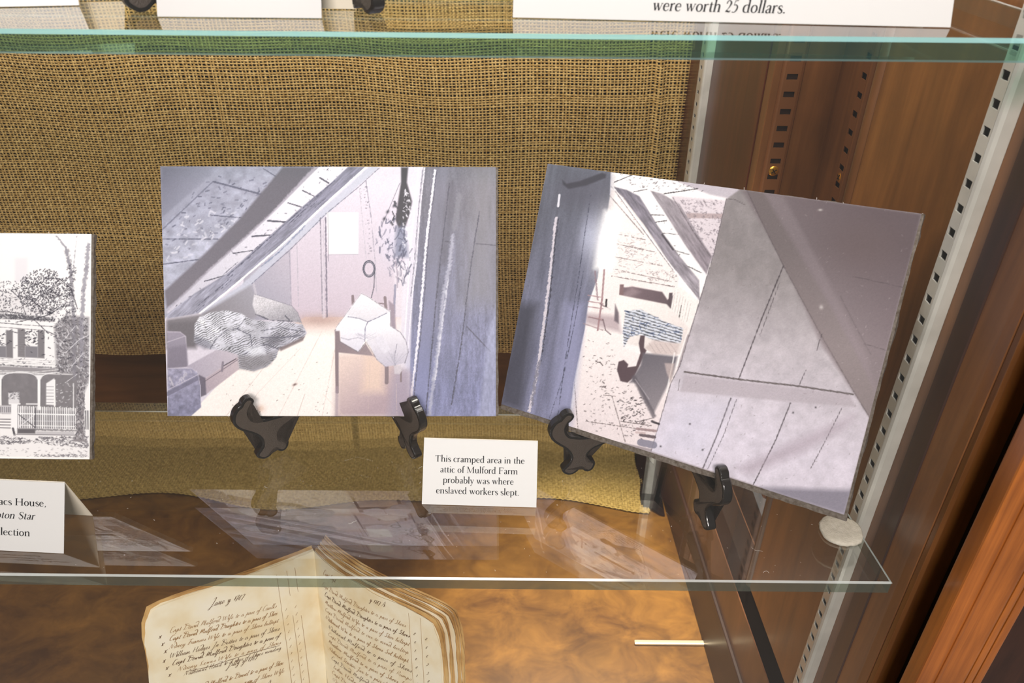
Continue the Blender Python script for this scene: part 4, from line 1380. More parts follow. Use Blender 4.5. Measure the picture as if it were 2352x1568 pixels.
def paint_house(X, Y):
    """old halftone photograph: clapboard house with a porch, picket fence and a tree"""
    p = Print(X, Y, (247, 246, 247))
    r = np.random.default_rng(9)
    g1, g2, g3 = (146, 143, 147), (168, 165, 169), (98, 96, 103)
    x0 = -400
    # roof haze, chimney
    p.fill([(x0, 665), (60, 665), (130, 715), (130, 722), (x0, 712)], (236, 234, 236), None, None, None, 10)
    p.fill([(38, 590), (66, 588), (66, 640), (38, 645)], (238, 236, 240), None, None, None, 4)
    p.specks([(x0, 670), (0, 640), (70, 650), (130, 715), (x0, 712)], 900, 1.5, (150, 146, 152), 0.55, r, 1.5)
    # cornice
    p.fill([(x0, 702), (0, 712), (70, 716), (125, 722), (125, 730), (60, 726), (0, 724), (x0, 716)], g3, None, None, None, 2, 0.85)
    p.line([(x0, 698), (0, 707), (60, 713)], 2.4, g3, 0.8, 2)
    p.line([(x0, 726), (0, 733), (60, 738), (120, 741)], 1.6, g3, 0.8, 1)
    p.line([(x0, 738), (0, 743), (105, 750)], 1.4, g1, 0.8, 1)
    p.specks([(0, 705), (125, 718), (125, 742), (0, 740)], 160, 1.8, (250, 250, 250), 0.8, r, 2, 0.1)
    # shutters and windows
    for k in range(-5, 3):
        b = 44 + k * 70
        if k in (-1, 0) or k < -1:
            p.fill([(b, 747), (b + 16, 748), (b + 16, 812), (b, 811)], g1)
            p.fill([(b + 44, 750), (b + 59, 751), (b + 59, 814), (b + 44, 813)], g1)
            p.fill([(b + 16, 786), (b + 44, 787), (b + 44, 813), (b + 16, 812)], (150, 148, 154))
            p.specks([(b + 16, 752), (b + 44, 752), (b + 44, 786), (b + 16, 786)], 46, 2, (80, 78, 86), 0.9, r, 1.6)
            for q in range(11):
                p.line([(b, 752 + 5.5 * q), (b + 16, 753 + 5.5 * q)], 0.8, (170, 168, 172), 0.5, 1)
    for q in range(6):
        p.line([(x0, 815 + 4.4 * q), (0, 815 + 4.4 * q), (125, 820 + 4.4 * q)], 0.9, (170, 166, 172), 0.6, 1.4)
    # porch eave and dark porch
    p.fill([(x0, 830), (0, 833), (128, 838), (190, 842), (190, 850), (0, 846), (x0, 842)], g2)
    p.line([(x0, 826), (0, 830), (130, 836)], 1.4, g3, 0.9, 1)
    p.line([(x0, 840), (0, 843), (80, 846), (135, 840)], 1.4, (250, 250, 250), 0.8, 1)
    p.fill([(x0, 846), (0, 848), (180, 852), (180, 945), (x0, 945)], g1)
    p.tone([(x0, 846), (180, 852), (180, 945), (x0, 945)], lambda x, y: 0.94 + 0.12 * fbm(x / 9, y / 9, 91))
    for c_ in (-258, -171, -84, 4, 91):
        p.line([(c_, 858), (c_, 945)], 6.2, (250, 250, 251), 1)
        p.line([(c_ + 3.6, 864), (c_ + 3.6, 945)], 1, (98, 96, 104), 0.7)
        p.fill([(c_ - 9, 852), (c_ + 9, 852), (c_ + 4, 862), (c_ - 4, 862)], (244, 244, 246), None, None, None, 2)
        arcp = [(c_ + 3 + 42 * (1 - math.cos(a)), 862 - 16 * math.sin(a)) for a in np.linspace(0, 1.57, 8)]
        p.line(arcp, 2, (244, 244, 246), 0.9)
        arcp = [(c_ - 3 - 42 * (1 - math.cos(a)), 862 - 16 * math.sin(a)) for a in np.linspace(0, 1.57, 8)]
        p.line(arcp, 2, (244, 244, 246), 0.9)
        p.line([(c_ - 8, 850), (c_ + 30, 848)], 1.6, (244, 244, 246), 0.7, 2)
    p.fill([(107, 872), (125, 860), (129, 924), (107, 922)], (246, 246, 248))
    for q in range(7):
        p.line([(107, 880 + 7.4 * q), (124, 880 + 7.4 * q)], 1.1, (150, 146, 152), 0.9)
    p.line([(126, 864), (126, 926)], 3, (250, 250, 250), 1)
    p.fill([(22, 895), (46, 893), (47, 920), (22, 920)], (232, 231, 234))
    p.specks([(22, 892), (46, 892), (46, 910), (22, 910)], 60, 1.7, (120, 118, 124), 0.8, r)
    p.line([(63, 921), (90, 921)], 3, (246, 246, 248), 0.9)
    p.line([(168, 872), (169, 935)], 3, (240, 240, 242), 0.8, 1)
    p.specks([(130, 868), (165, 870), (165, 935), (130, 930)], 30, 2.6, (236, 236, 240), 0.8, r)
    # steps, gatepost, gate and picket fence
    for q in range(4):
        p.line([(x0, 952 + 7 * q), (28, 958 + 7 * q)], 2.4, (120, 116, 122), 0.8)
    p.fill([(x0, 925), (28, 925), (28, 945), (x0, 945)], (214, 212, 216), None, None, None, 1.5)
    for q in range(-30, 12):
        p.line([(q * 4.2 - 12, 929), (q * 4.2 - 12, 941)], 1.6, (90, 88, 96), 0.8)
    p.fill([(43, 934), (178, 938), (178, 980), (43, 979)], (108, 105, 112))
    for q in range(32):
        xx = 45 + q * 4.15
        p.line([(xx, 926 + (q % 2) + q * 0.12), (xx, 979)], 2.3, (250, 250, 252), 1)
    p.line([(43, 944), (176, 946)], 3, (250, 250, 252), 1)
    p.line([(43, 961), (176, 962)], 1.4, (236, 236, 240), 0.8)
    p.line([(43, 972), (176, 974)], 2.2, (250, 250, 252), 0.9)
    p.line([(45, 946), (81, 976)], 1.8, (86, 84, 92), 0.9)
    p.line([(81, 946), (46, 976)], 1.8, (240, 240, 244), 0.9)
    p.line([(83, 930), (83, 978)], 1.8, (86, 84, 92), 0.8)
    p.fill([(28, 921), (43, 921), (43, 985), (27, 985)], (250, 250, 252))
    p.line([(24, 921), (48, 921)], 3, (250, 250, 252), 1)
    p.line([(43, 931), (43, 980)], 1, (120, 118, 124), 0.9)
    for q in range(4):
        xx = 196 + q * 4.1
        p.line([(xx, 936), (xx, 980)], 2, (90, 88, 96), 0.9)
    p.line([(84, 982), (178, 984)], 4, (150, 148, 152), 0.9, 3)
    p.fill([(42, 980), (83, 980), (83, 992), (42, 992)], (120, 117, 122), None, None, None, 2)
    p.fill([(84, 986), (172, 986), (172, 994), (84, 994)], (206, 204, 208), None, None, None, 2)
    p.line([(32, 980), (36, 998)], 5, (96, 93, 100), 0.9)
    p.line([(40, 994), (176, 995)], 2, (100, 97, 104), 0.9)
    # ground
    p.fill([(x0, 996), (210, 996), (210, 1052), (x0, 1052)], (244, 243, 245), None, None, None, 3)
    p.specks([(x0, 1000), (0, 998), (90, 1004), (100, 1014), (0, 1018), (x0, 1018)], 900, 2.2, (110, 107, 114), 0.8, r, 1.4, 0.1)
    p.specks([(90, 1000), (206, 996), (206, 1026), (110, 1018)], 420, 2.2, (122, 119, 126), 0.8, r, 1.4, 0.1)
    p.specks([(x0, 1018), (206, 1026), (206, 1050), (x0, 1050)], 260, 1.8, (140, 137, 143), 0.7, r, 1.6)
    p.specks([(80, 1042), (206, 1040), (206, 1051), (80, 1051)], 160, 1.8, (120, 117, 124), 0.7, r, 1.6)
    # dark mass of the tree beside the house
    mass = [(125, 740), (150, 715), (200, 720), (203, 860), (190, 900), (170, 850), (130, 840)]
    p.fill(mass, (142, 139, 144), None, None, None, 4, 0.9)
    p.specks(mass, 520, 2.2, (228, 227, 231), 0.8, r, 2.0, 1.0)
    p.specks(mass, 240, 2.2, (96, 94, 102), 0.7, r, 1.8, 0.8)
    p.fill([(176, 880), (192, 860), (194, 1000), (202, 1010), (168, 1010), (176, 990)], (158, 154, 158), None, None, None, 2)
    p.specks([(176, 870), (193, 870), (196, 1005), (174, 1005)], 260, 1.8, (104, 101, 108), 0.8, r, 2, 1.5)
    p.specks([(176, 870), (193, 870), (196, 1005), (174, 1005)], 120, 1.8, (232, 231, 234), 0.7, r, 2, 1.5)
    p.line([(170, 860), (168, 740), (163, 660), (160, 620), (150, 570)], 8, (150, 148, 156), 0.75, 6, 3)
    p.line([(186, 830), (184, 740), (188, 660), (194, 610), (196, 560)], 8, (164, 162, 172), 0.8, 6, 3)
    p.line([(160, 620), (148, 565), (126, 538)], 3.4, (164, 162, 172), 0.8, 3)
    p.line([(162, 640), (172, 540)], 2, (190, 188, 196), 0.8, 3)
    # leaves
    for k in range(1300):
        a_, d_ = r.random() * 6.283, r.random() ** 0.6
        q = np.array([102 + 58 * d_ * math.cos(a_), 662 + 50 * d_ * math.sin(a_)])
        if r.random() < 0.35:
            q = np.array([r.random() * 160, 640 + r.random() * 90])
        t_a = r.random() * 3.14
        dd = np.array([math.cos(t_a), math.sin(t_a)]) * (1 + 2.4 * r.random())
        p.line([q, q + dd], 1.5, (70, 68, 78), 0.75)
    p.specks([(150, 600), (170, 600), (170, 720), (150, 720)], 120, 2, (84, 82, 92), 0.8, r)
    p.specks([(120, 700), (200, 700), (203, 860), (130, 850)], 130, 2, (78, 76, 86), 0.8, r)
    for pts in ([(175, 700), (160, 655), (135, 634), (105, 634)], [(118, 712), (90, 695), (62, 672)], [(118, 712), (140, 695), (158, 694)], [(118, 712), (95, 720), (40, 732)], [(62, 715), (50, 680), (30, 660)], [(105, 750), (80, 726)], [(105, 750), (130, 762)]):
        p.line(pts, 1.6, (74, 72, 82), 0.85, 1)
    for pts in ([(120, 730), (140, 690), (165, 680)], [(140, 780), (170, 740)], [(150, 800), (180, 770), (200, 760)], [(165, 830), (190, 800)], [(150, 870), (176, 850)], [(184, 880), (206, 872)]):
        p.line(pts, 1.6, (232, 231, 236), 0.8, 1)
    p.specks([(0, 745), (165, 750), (165, 840), (0, 830)], 60, 2.4, (70, 68, 78), 0.85, r, 1.6)
    # white margin of the sheet
    p.line([(203.5, 530), (207.5, 1060)], 5, (252, 252, 252), 1)
    p.line([(-900, 538), (210, 538)], 4, (252, 252, 252), 1)
    p.line([(-900, 1051), (210, 1051)], 5, (252, 252, 252), 1)
    return p


D2R = math.radians
picture('mounted_photograph', 'photograph of an attic room with pillows piled on a chair', (-227.43, 104.58, 33.04), (D2R(-29.0), D2R(-0.3), D2R(0.31)), 217.22, 162.91,
        [(385, 955), (1139, 955), (1140, 383), (368, 382)], paint_attic_chair, 500, 376)
picture('mounted_photograph', 'tilted photograph of an attic bed seen past plank doors', (-6.94, 124.76, 29.93), (D2R(-26.75), D2R(-5.5), D2R(-35.05)), 224.09, 164.21,
        [(1152, 929), (1936, 1181), (2120, 490), (1257, 378)], paint_attic_bed, 500, 372, thick=3.6, extra=(1.4, 3.4))
HS = 190.0
picture('mounted_photograph', 'black and white photograph of a porched house behind a picket fence', (-265.4 - HS, 70.0, 25.3), (D2R(-32.9), 0.0, 0.0), HS, 141.8,
        [(-484, 1053), (207, 1053), (203, 536), (-444, 536)], paint_house, 520, 400)


# ================================================================== CARDS
def card(name, label, bl, br_, lean, height, back, lines, yawless=True, group='folded caption cards', curl=0.0):
    """folded card standing as a tent. bl/br: front bottom corners (mm); lean in degrees; back: foot of the rear leaf behind the front leaf"""
    bl, br_ = np.array(bl, float), np.array(br_, float)
    ux = br_ - bl
    w = np.linalg.norm(ux)
    ux /= w
    hb = np.array([-ux[1], ux[0], 0.0])           # horizontal, away from the viewer
    a = D2R(lean)
    vz = hb * math.sin(a) + np.array([0, 0, math.cos(a)])
    nf = np.cross(vz, ux)
    nf = np.cross(ux, vz)                         # outward (towards viewer)
    if nf[1] > 0:
        nf = -nf
    t = thing(name, label, 'card', (bl + br_) / 2, group)
    th = 0.35

    def leaf(nm, p0, p1, p2, p3, n, mat):
        q = [np.array(p_) for p_ in (p0, p1, p2, p3)]
        V = q + [p_ - n * th for p_ in q]
        return mesh(nm, V, [(0, 1, 2, 3), (7, 6, 5, 4), (0, 4, 5, 1), (1, 5, 6, 2), (2, 6, 7, 3), (3, 7, 4, 0)], mat, t)
    z0 = np.array([0, 0, th])
    tl, tr = bl + vz * height, br_ + vz * height
    tl, tr = tl + z0, tr + z0
    leaf('front_leaf', bl + z0, br_ + z0, tr, tl, nf, M['card'])
    b0, b1 = bl + hb * back[0], br_ + hb * back[0] + ux * back[1]
    nb = np.cross(ux, tl - b0)
    nb /= np.linalg.norm(nb)
    if nb[1] < 0:
        nb = -nb
    leaf('rear_leaf', b1 + z0, b0 + z0, tl, tr, nb, M['cardin'])
    if lines:
        V2, F2 = merge2d([text_2d(**ln) for ln in lines])
        V = [bl + z0 + ux * x + vz * (height - y_) + nf * 0.06 for x, y_ in [(v[0], -v[1]) for v in V2]]
        lt = mesh('lettering', V, F2, M['ink'], t)
        lt['kind'] = 'stuff'
    return t


def ln(s, x, y, width, size=5.95, align='c', slant=0.0, bold=1.38):
    return dict(s=s, size=size, x=x, y=-y, width=width, align=align, slant=slant, bold=bold)


card('caption_card', 'small white caption card about the cramped attic', (-56.3, 58.6, 0), (16.4, 56.6, 0), 38.0, 42.0, (40, 0),
     [ln('This cramped area in the', 36.0, 14.9, 57.4), ln('attic of Mulford Farm', 35.7, 21.6, 49.6), ln('probably was where', 35.5, 28.2, 45.2), ln('enslaved workers slept.', 35.2, 34.9, 53.0)])
card('caption_card', 'white tent card below the house photograph, its cream inside showing', (-344, 19.5, 0), (-262.8, 15.5, 0), 31.0, 42.5, (31, 1.5),
     [ln('Isaacs House,', 70.5, 15.2, 36.5, 6.3, 'r'), ln('East Hampton Star', 63.5, 23.2, 50, 6.3, 'r', 0.22), ln('Collection', 61.0, 33.2, 28, 6.3, 'r')])
card('caption_card', 'white card at the far left end of the upper shelf', (-262, 33, ZU), (-181.2, 46.6, ZU), 24, 55, (12, 15), None)
card('caption_card', 'white tent card on the upper shelf between the black easel feet', (-140.1, 24.6, ZU), (-75.7, 24.3, ZU), 24, 55, (20, 10), None)
card('caption_card', 'wide white card on the upper shelf mentioning 25 dollars', (-0.9, 29.6, ZU), (167.5, 18.1, ZU), 22, 60, (30, 2),
     [ln('were worth 25 dollars.', 54.5, 56.3, 51.5, 6.6, 'l', 0.16, 1.5)])


# ================================================================== EASELS
ARM = [(-0.8, 52.2), (0.4, 50.6), (0.7, 48.7), (-0.5, 46.5), (-2.8, 44.4), (-3.9, 42.1), (-3.9, 39.1), (-3.0, 36.0), (-1.1, 33.8), (2.0, 32.6), (7.0, 31.2),
       (27, 28.5), (33, 26.5), (31, 23), (23.6, 22.4), (19.3, 21.0), (15.6, 19.8), (12.7, 17.0), (12.0, 14.0), (12.2, 11.3), (13.5, 9.8), (16.0, 9.5), (17.6, 7.4), (17.5, 4.6), (15.9, 1.4),
       (13.1, 0.2), (10.2, 1.4), (7.8, 4.6), (5.8, 2.5), (3.1, 0.5), (0.0, 0.0), (-2.6, 1.2), (-4.8, 3.3), (-5.2, 5.7), (-4.1, 7.4), (-1.4, 10.0), (0.1, 12.7), (0.0, 15.8), (-1.6, 20.0),
       (-4.8, 24.1), (-8.6, 27.5), (-12.4, 31.3), (-14.6, 35.1), (-15.3, 38.5), (-14.6, 42.4), (-12.6, 46.0), (-10.1, 48.0), (-8.0, 49.0), (-6.7, 51.2), (-4.4, 52.6), (-2.6, 52.8)]


def arm_mesh(t, foot, ang, mirror, thick=5.5):
    """one S-curved easel arm: glossy rim, pebbled sunken face on both sides"""
    a = D2R(ang)
    u = np.array([math.cos(a), math.sin(a), 0])
    n = np.array([math.sin(a), -math.cos(a), 0])
    s = -1 if mirror else 1
    foot = np.array(foot, float)
    # denser smooth outline
    pts = ARM[:10] + ARM[10:]
    dense = catmull([(x, y, 0) for x, y in pts + pts[:1]], 3)[:-1, :2]
    poly = [tuple(foot + u * (s * x) + np.array([0, 0, max(z, 0.05)]) + n * thick / 2) for x, z in dense]
    bm = bmesh.new()
    vs = [bm.verts.new(p_) for p_ in poly]
    f = bm.faces.new(vs)
    ret = bmesh.ops.extrude_face_region(bm, geom=[f])
    bmesh.ops.translate(bm, verts=[g_ for g_ in ret['geom'] if isinstance(g_, bmesh.types.BMVert)], vec=tuple(-n * thick))
    bm.normal_update()
    bmesh.ops.recalc_face_normals(bm, faces=bm.faces)
    caps = [f_ for f_ in bm.faces if len(f_.verts) > 6]
    rim = [e for f_ in caps for e in f_.edges]
    bmesh.ops.bevel(bm, geom=rim, offset=0.7, segments=2, profile=0.6, affect='EDGES')
    ob = bm_obj('arm', bm, M['easel'], t)
    # sunken pebbled inlay just proud of the face
    cx = dense
    d = np.roll(cx, -1, 0) - np.roll(cx, 1, 0)
    ln_ = np.hypot(d[:, 0], d[:, 1])[:, None] + 1e-9
    nin = np.stack([d[:, 1], -d[:, 0]], 1) / ln_
    area_ = 0.5 * np.sum(cx[:, 0] * np.roll(cx[:, 1], -1) - np.roll(cx[:, 0], -1) * cx[:, 1])
    if area_ > 0:
        nin = -nin
    inner = cx + nin * 1.75
    for side in (1, -1):
        V = [foot + u * (s * x) + np.array([0, 0, z]) + n * side * (thick / 2 + 0.12) for x, z in inner]
        bm = bmesh.new()
        bm.faces.new([bm.verts.new(tuple(v)) for v in V])
        bmesh.ops.triangulate(bm, faces=bm.faces)
        bm_obj('pebbled_face', bm, M['easelface'], ob)
    return ob


def rod(name, a, b, r_, parent):
    a, b = np.array(a, float), np.array(b, float)
    q = Vector(b - a).to_track_quat('Z', 'Y').to_matrix()
    bm = bmesh.new()
    bmesh.ops.create_cone(bm, cap_ends=True, segments=12, radius1=r_, radius2=r_, depth=float(np.linalg.norm(b - a)))
    for v in bm.verts:
        v.co = q @ v.co + Vector((a + b) / 2)
    return bm_obj(name, bm, M['easel'], parent, True)


def easel(label, fa, aa, fb, ab):
    t = thing('display_easel', label, 'easel', ((fa[0] + fb[0]) / 2, (fa[1] + fb[1]) / 2, fa[2]), 'black plastic easels')
    arm_mesh(t, fa, aa, False)
    arm_mesh(t, fb, ab, True)
    # struts running back from both arms to a hinge well behind the picture
    ea = np.array(fa) + np.array([math.cos(D2R(aa)) * 30, math.sin(D2R(aa)) * 30, 27])
    eb = np.array(fb) + np.array([-math.cos(D2R(ab)) * 30, -math.sin(D2R(ab)) * 30, 27])
    mid = (ea + eb) / 2
    dd = np.array([-(eb - ea)[1], (eb - ea)[0], 0])
    dd /= np.linalg.norm(dd)
    hg = mid + dd * 24 + np.array([0, 0, 10])
    rod('strut', ea, hg, 2.4, t)
    rod('strut', eb, hg, 2.4, t)
    rod('rear_leg', hg, np.array([hg[0] + dd[0] * 14, hg[1] + dd[1] * 14, fa[2] + 2.2]), 2.2, t)
    return t


easel('black plastic easel holding the photograph of the chair and pillows', (-168.5, 102.5, 0), 38, (-65.5, 103.5, 0), -52)
easel('black plastic easel holding the tilted photograph of the bed', (38.5, 89.7, 0), 15, (121.5, 41.0, 0), -78)
easel('black easel whose feet show on the upper shelf beside the white cards', (-152, 36, ZU), 38, (-57, 36, ZU), -52)


# ================================================================== LEDGER
GUT = np.array([-163.74, 149.86, -145.07])
GD = np.array([0.02, -0.2634, -0.9645])
PL = np.array([-0.815, -0.563, 0.137])
PR = np.array([0.772, -0.609, 0.181])
WL_, WR_ = 133.1, 146.4
PLEN = 248.0
NL = np.cross(PL, GD)
NL /= np.linalg.norm(NL)
NR = np.cross(GD, PR)
NR /= np.linalg.norm(NR)
if NL[1] > 0:
    NL = -NL
if NR[1] > 0:
    NR = -NR


def page_pt(side, x, y, off=0.0):
    """x: mm from the gutter, y: mm down from the top edge"""
    d, n, w, bow = (PL, NL, WL_, 3.0) if side == 'l' else (PR, NR, WR_, 7.0)
    s = np.clip(np.asarray(x, float) / w, 0, 1.1)
    b = bow * np.sin(np.pi * np.minimum(s, 1) ** 0.8) + 0.5 * np.sin(np.asarray(y) / 37.0 + s * 4)
    x, y = np.asarray(x, float), np.asarray(y, float)
    return GUT + x[..., None] * d + y[..., None] * GD + (b + off)[..., None] * n


def paper_mat(name, c, c2, stain):
    mt, nt, b = new_mat(name)
    L = nt.links
    tc = nt.nodes.new('ShaderNodeTexCoord')
    n = nt.nodes.new('ShaderNodeTexNoise')
    n.inputs['Scale'].default_value = 38
    n.inputs['Detail'].default_value = 7
    L.new(tc.outputs['Object'], n.inputs['Vector'])
    r = nt.nodes.new('ShaderNodeValToRGB')
    r.color_ramp.elements[0].position = 0.3
    r.color_ramp.elements[1].position = 0.55
    r.color_ramp.elements[0].color = rgba(stain)
    r.color_ramp.elements[1].color = rgba(c)
    e = r.color_ramp.elements.new(0.75)
    e.color = rgba(c2)
    L.new(n.outputs['Fac'], r.inputs['Fac'])
    L.new(r.outputs['Color'], b.inputs['Base Color'])
    b.inputs['Roughness'].default_value = 0.85
    b.inputs['Specular IOR Level'].default_value = 0.15
    return mt


M['page'] = paper_mat('old_page', (252, 242, 214), (254, 247, 228), (240, 220, 176))
M['pageedge'] = paper_mat('brown_page_edge', (226, 188, 122), (240, 214, 160), (176, 128, 66))

led = thing('ledger_book', 'open antique handwritten ledger with ragged cream pages on the case floor', 'book', (-163, 84, FLOOR))


def page_sheet(name, side, off, grow, mat, seed, top=0.0, nx=44, ny=70):
    rs = np.random.default_rng(seed)
    w = (WL_ if side == 'l' else WR_) + grow
    rag = np.convolve(rs.normal(0, 1.0, ny + 10), np.ones(4) / 2.2, 'same')[:ny] * 0.8
    ragt = np.convolve(rs.normal(0, 1.0, nx + 10), np.ones(6) / 3, 'same')[:nx] * 0.6
    yy = np.linspace(0, 1, ny)
    xx = np.linspace(0, 1, nx)
    Xg, Yg = np.meshgrid(xx, yy)
    xm = Xg * (w + rag[:, None] * Xg ** 6 - 7 * np.exp(-Yg * 26) * Xg ** 8)
    ym = -top + ragt[None, :] * (1 - Yg) ** 20 + Yg * (PLEN + top) + 4.0 * (Xg ** 10) * (1 - Yg) ** 8
    P = page_pt(side, xm, ym, np.full(xm.shape, off))
    return fast_grid(name, P, mat, led)


lp = page_sheet('left_page', 'l', 0.0, 0.0, M['page'], 1)
rp = page_sheet('right_page', 'r', 0.0, 0.0, M['page'], 2)
for k in range(5):
    page_sheet('leaf', 'l', -0.7 * (k + 1), 0.9 * (k % 3) + 0.4, M['page'] if k < 3 else M['pageedge'], 20 + k, 0.3 * k, 24, 50)
for k in range(14):
    page_sheet('leaf', 'r', -0.8 * (k + 1), 1.2 + 0.75 * k + 0.8 * ((k * 7) % 3), M['pageedge'] if k % 4 else M['page'], 40 + k, 0.55 * k + 0.6 * ((k * 5) % 3), 24, 50)
# limp cover behind
for side, n_ in (('l', -4.6), ('r', -12.6)):
    page_sheet('cover', side, n_, 3.0 if side == 'l' else 12.0, M['pageedge'], 90, 2.0 if side == 'l' else 8.5, 12, 20)
# wooden cradle that props the book up
bm = prism([(-200, 215, FLOOR), (-200, 150, FLOOR), (-200, 176, -230), (-200, 186, -230)], (74, 0, 0), 1.0, 1)
bm_obj('prop_block', bm, M['base'], led)

CUR = {
    'a': (0.95, [(.6, .85), (.3, 1), (.05, .6), (.1, .1), (.35, .05), (.62, .9), (.6, .15), (.75, 0), (.95, .3)]),
    'b': (0.85, [(0, .2), (.35, 1.5), (.3, 2.2), (.15, 1.8), (.15, .2), (.4, 0), (.6, .5), (.5, .9), (.85, .8)]),
    'c': (0.75, [(.55, .8), (.35, 1), (.05, .6), (.1, .1), (.4, 0), (.75, .35)]),
    'd': (1.0, [(.6, .8), (.3, 1), (.05, .5), (.2, 0), (.5, .3), (.65, 1.2), (.5, 2.2), (.1, 2.5), (-.5, 2.1), (.1, 2.5), (.6, 1.9), (.6, .2), (.75, 0), (1, .3)]),
    'e': (0.7, [(0, .3), (.4, .6), (.4, .95), (.15, .9), (.05, .4), (.25, 0), (.7, .35)]),
    'f': (0.7, [(0, .3), (.35, 1.3), (.5, 2.1), (.35, 2.2), (.2, 1), (0, -.9), (-.2, -1), (.1, -.1), (.7, .4)]),
    'g': (0.9, [(.55, .85), (.25, 1), (.05, .5), (.25, .05), (.55, .8), (.5, -.6), (.2, -1), (0, -.7), (.9, .3)]),
    'h': (0.95, [(0, .3), (.4, 1.6), (.35, 2.2), (.2, 1.8), (.1, 0), (.4, .95), (.6, .8), (.55, .1), (.7, 0), (.95, .3)]),
    'i': (0.5, [(0, .3), (.25, .95), (.2, .1), (.3, 0), (.5, .3)]),
    'k': (0.9, [(0, .3), (.4, 1.6), (.35, 2.2), (.2, 1.8), (.1, 0), (.5, .9), (.3, .5), (.6, 0), (.9, .3)]),
    'l': (0.55, [(0, .3), (.4, 1.6), (.35, 2.2), (.2, 1.8), (.15, .1), (.3, 0), (.55, .3)]),
    'm': (1.35, [(0, .6), (.15, .95), (.1, 0), (.4, .95), (.5, .8), (.45, 0), (.8, .95), (.9, .8), (.85, .1), (1.05, 0), (1.35, .3)]),
    'n': (0.95, [(0, .6), (.15, .95), (.1, 0), (.4, .95), (.55, .8), (.5, .1), (.65, 0), (.95, .3)]),
    'o': (0.75, [(.4, 1), (.1, .8), (.05, .2), (.3, 0), (.5, .4), (.4, .95), (.75, .8)]),
    'p': (0.9, [(0, .4), (.25, 1.2), (0, -1), (.2, .5), (.45, .95), (.55, .4), (.3, 0), (.9, .3)]),
    'r': (0.7, [(0, .3), (.2, .95), (.4, .85), (.35, .1), (.5, 0), (.7, .3)]),
    's': (0.6, [(0, .2), (.35, 1), (.4, .4), (.2, 0), (.6, .3)]),
    't': (0.55, [(0, .3), (.3, 1.7), (.2, .1), (.35, 0), (.55, .3)]),
    'u': (0.95, [(0, .5), (.15, .95), (.1, .15), (.3, 0), (.6, .95), (.55, .1), (.7, 0), (.95, .3)]),
    'v': (0.8, [(0, .6), (.15, .9), (.25, 0), (.55, .9), (.8, .8)]),
    'w': (1.15, [(0, .6), (.15, .9), (.2, 0), (.5, .9), (.55, 0), (.9, .9), (1.15, .8)]),
    'x': (0.8, [(0, .9), (.5, 0), (.25, .45), (.6, .95), (.1, 0)]),
    'y': (0.9, [(0, .5), (.15, .95), (.15, .2), (.4, .1), (.6, .95), (.45, -.6), (.15, -1), (0, -.7), (.9, .3)]),
    'C': (1.3, [(1.1, 2.0), (.9, 2.5), (.4, 2.2), (.1, 1.2), (.2, .2), (.6, 0), (1.3, .5)]),
    'D': (1.7, [(.5, 2.3), (.3, .2), (.1, .1), (.8, 0), (1.4, .8), (1.3, 2.0), (.5, 2.6), (-.2, 2.2)]),
    'M': (1.9, [(0, .1), (.3, 2.2), (.35, .2), (.8, 2.2), (.9, .2), (1.3, 2.2), (1.4, .1), (1.9, .3)]),
    'W': (2.0, [(0, 2.2), (.3, 0), (.8, 2.0), (1.0, 0), (1.7, 2.4), (2, 1.2)]),
    'N': (1.5, [(0, 0), (.3, 2.2), (.8, 0), (1.2, 2.4), (1.5, 2.3)]),
    'J': (1.2, [(.2, 2.0), (.8, 2.4), (.6, .6), (.3, -1), (-.1, -.8), (1.2, .3)]),
    'S': (1.2, [(1.0, 2.0), (.7, 2.4), (.4, 1.8), (.7, 1.0), (.5, .1), (0, .2), (1.2, .3)]),
    'A': (1.4, [(0, 0), (.7, 2.3), (1.0, 0), (.4, .9), (1.0, .9), (1.4, .3)]),
    'F': (1.2, [(-.2, 2.1), (.4, 2.4), (1.2, 2.3), (.6, 2.3), (.4, .2), (0, 0), (.3, 1.2), (.9, 1.2)]),
    'H': (1.5, [(.1, 2.2), (.2, 0), (.2, 1.1), (1.0, 1.2), (1.1, 2.3), (1.0, .1), (1.5, .3)]),
    'P': (1.3, [(.2, 0), (.4, 2.2), (1.0, 2.4), (1.1, 1.5), (.4, 1.1)]),
    'L': (1.2, [(.6, 2.3), (.3, 1.8), (.3, .2), (0, .1), (.6, .2), (1.2, .1)]),
    '2': (.8, [(.05, 1.1), (.3, 1.45), (.6, 1.1), (.3, .5), (0, 0), (.7, .05)]),
    '0': (.8, [(.4, 1.4), (.1, .7), (.3, 0), (.6, .7), (.4, 1.4)]), '1': (.5, [(.2, 1.4), (.15, 0)]),
    '3': (.8, [(.1, 1.3), (.5, 1.4), (.3, .8), (.6, .4), (.1, -.2)]), '4': (.8, [(.5, 0), (.5, 1.4), (0, .5), (.8, .5)]),
    '6': (.8, [(.5, 1.5), (.1, .7), (.3, 0), (.6, .4), (.2, .7)]), '7': (.8, [(0, 1.3), (.6, 1.4), (.2, -.2)]),
    '8': (.8, [(.4, .7), (.1, 1.1), (.4, 1.4), (.6, 1.1), (.1, .4), (.3, 0), (.6, .3), (.4, .7)]), '9': (.8, [(.6, 1.2), (.3, 1.4), (.1, 1), (.4, .7), (.6, 1.2), (.3, 0)]),
}


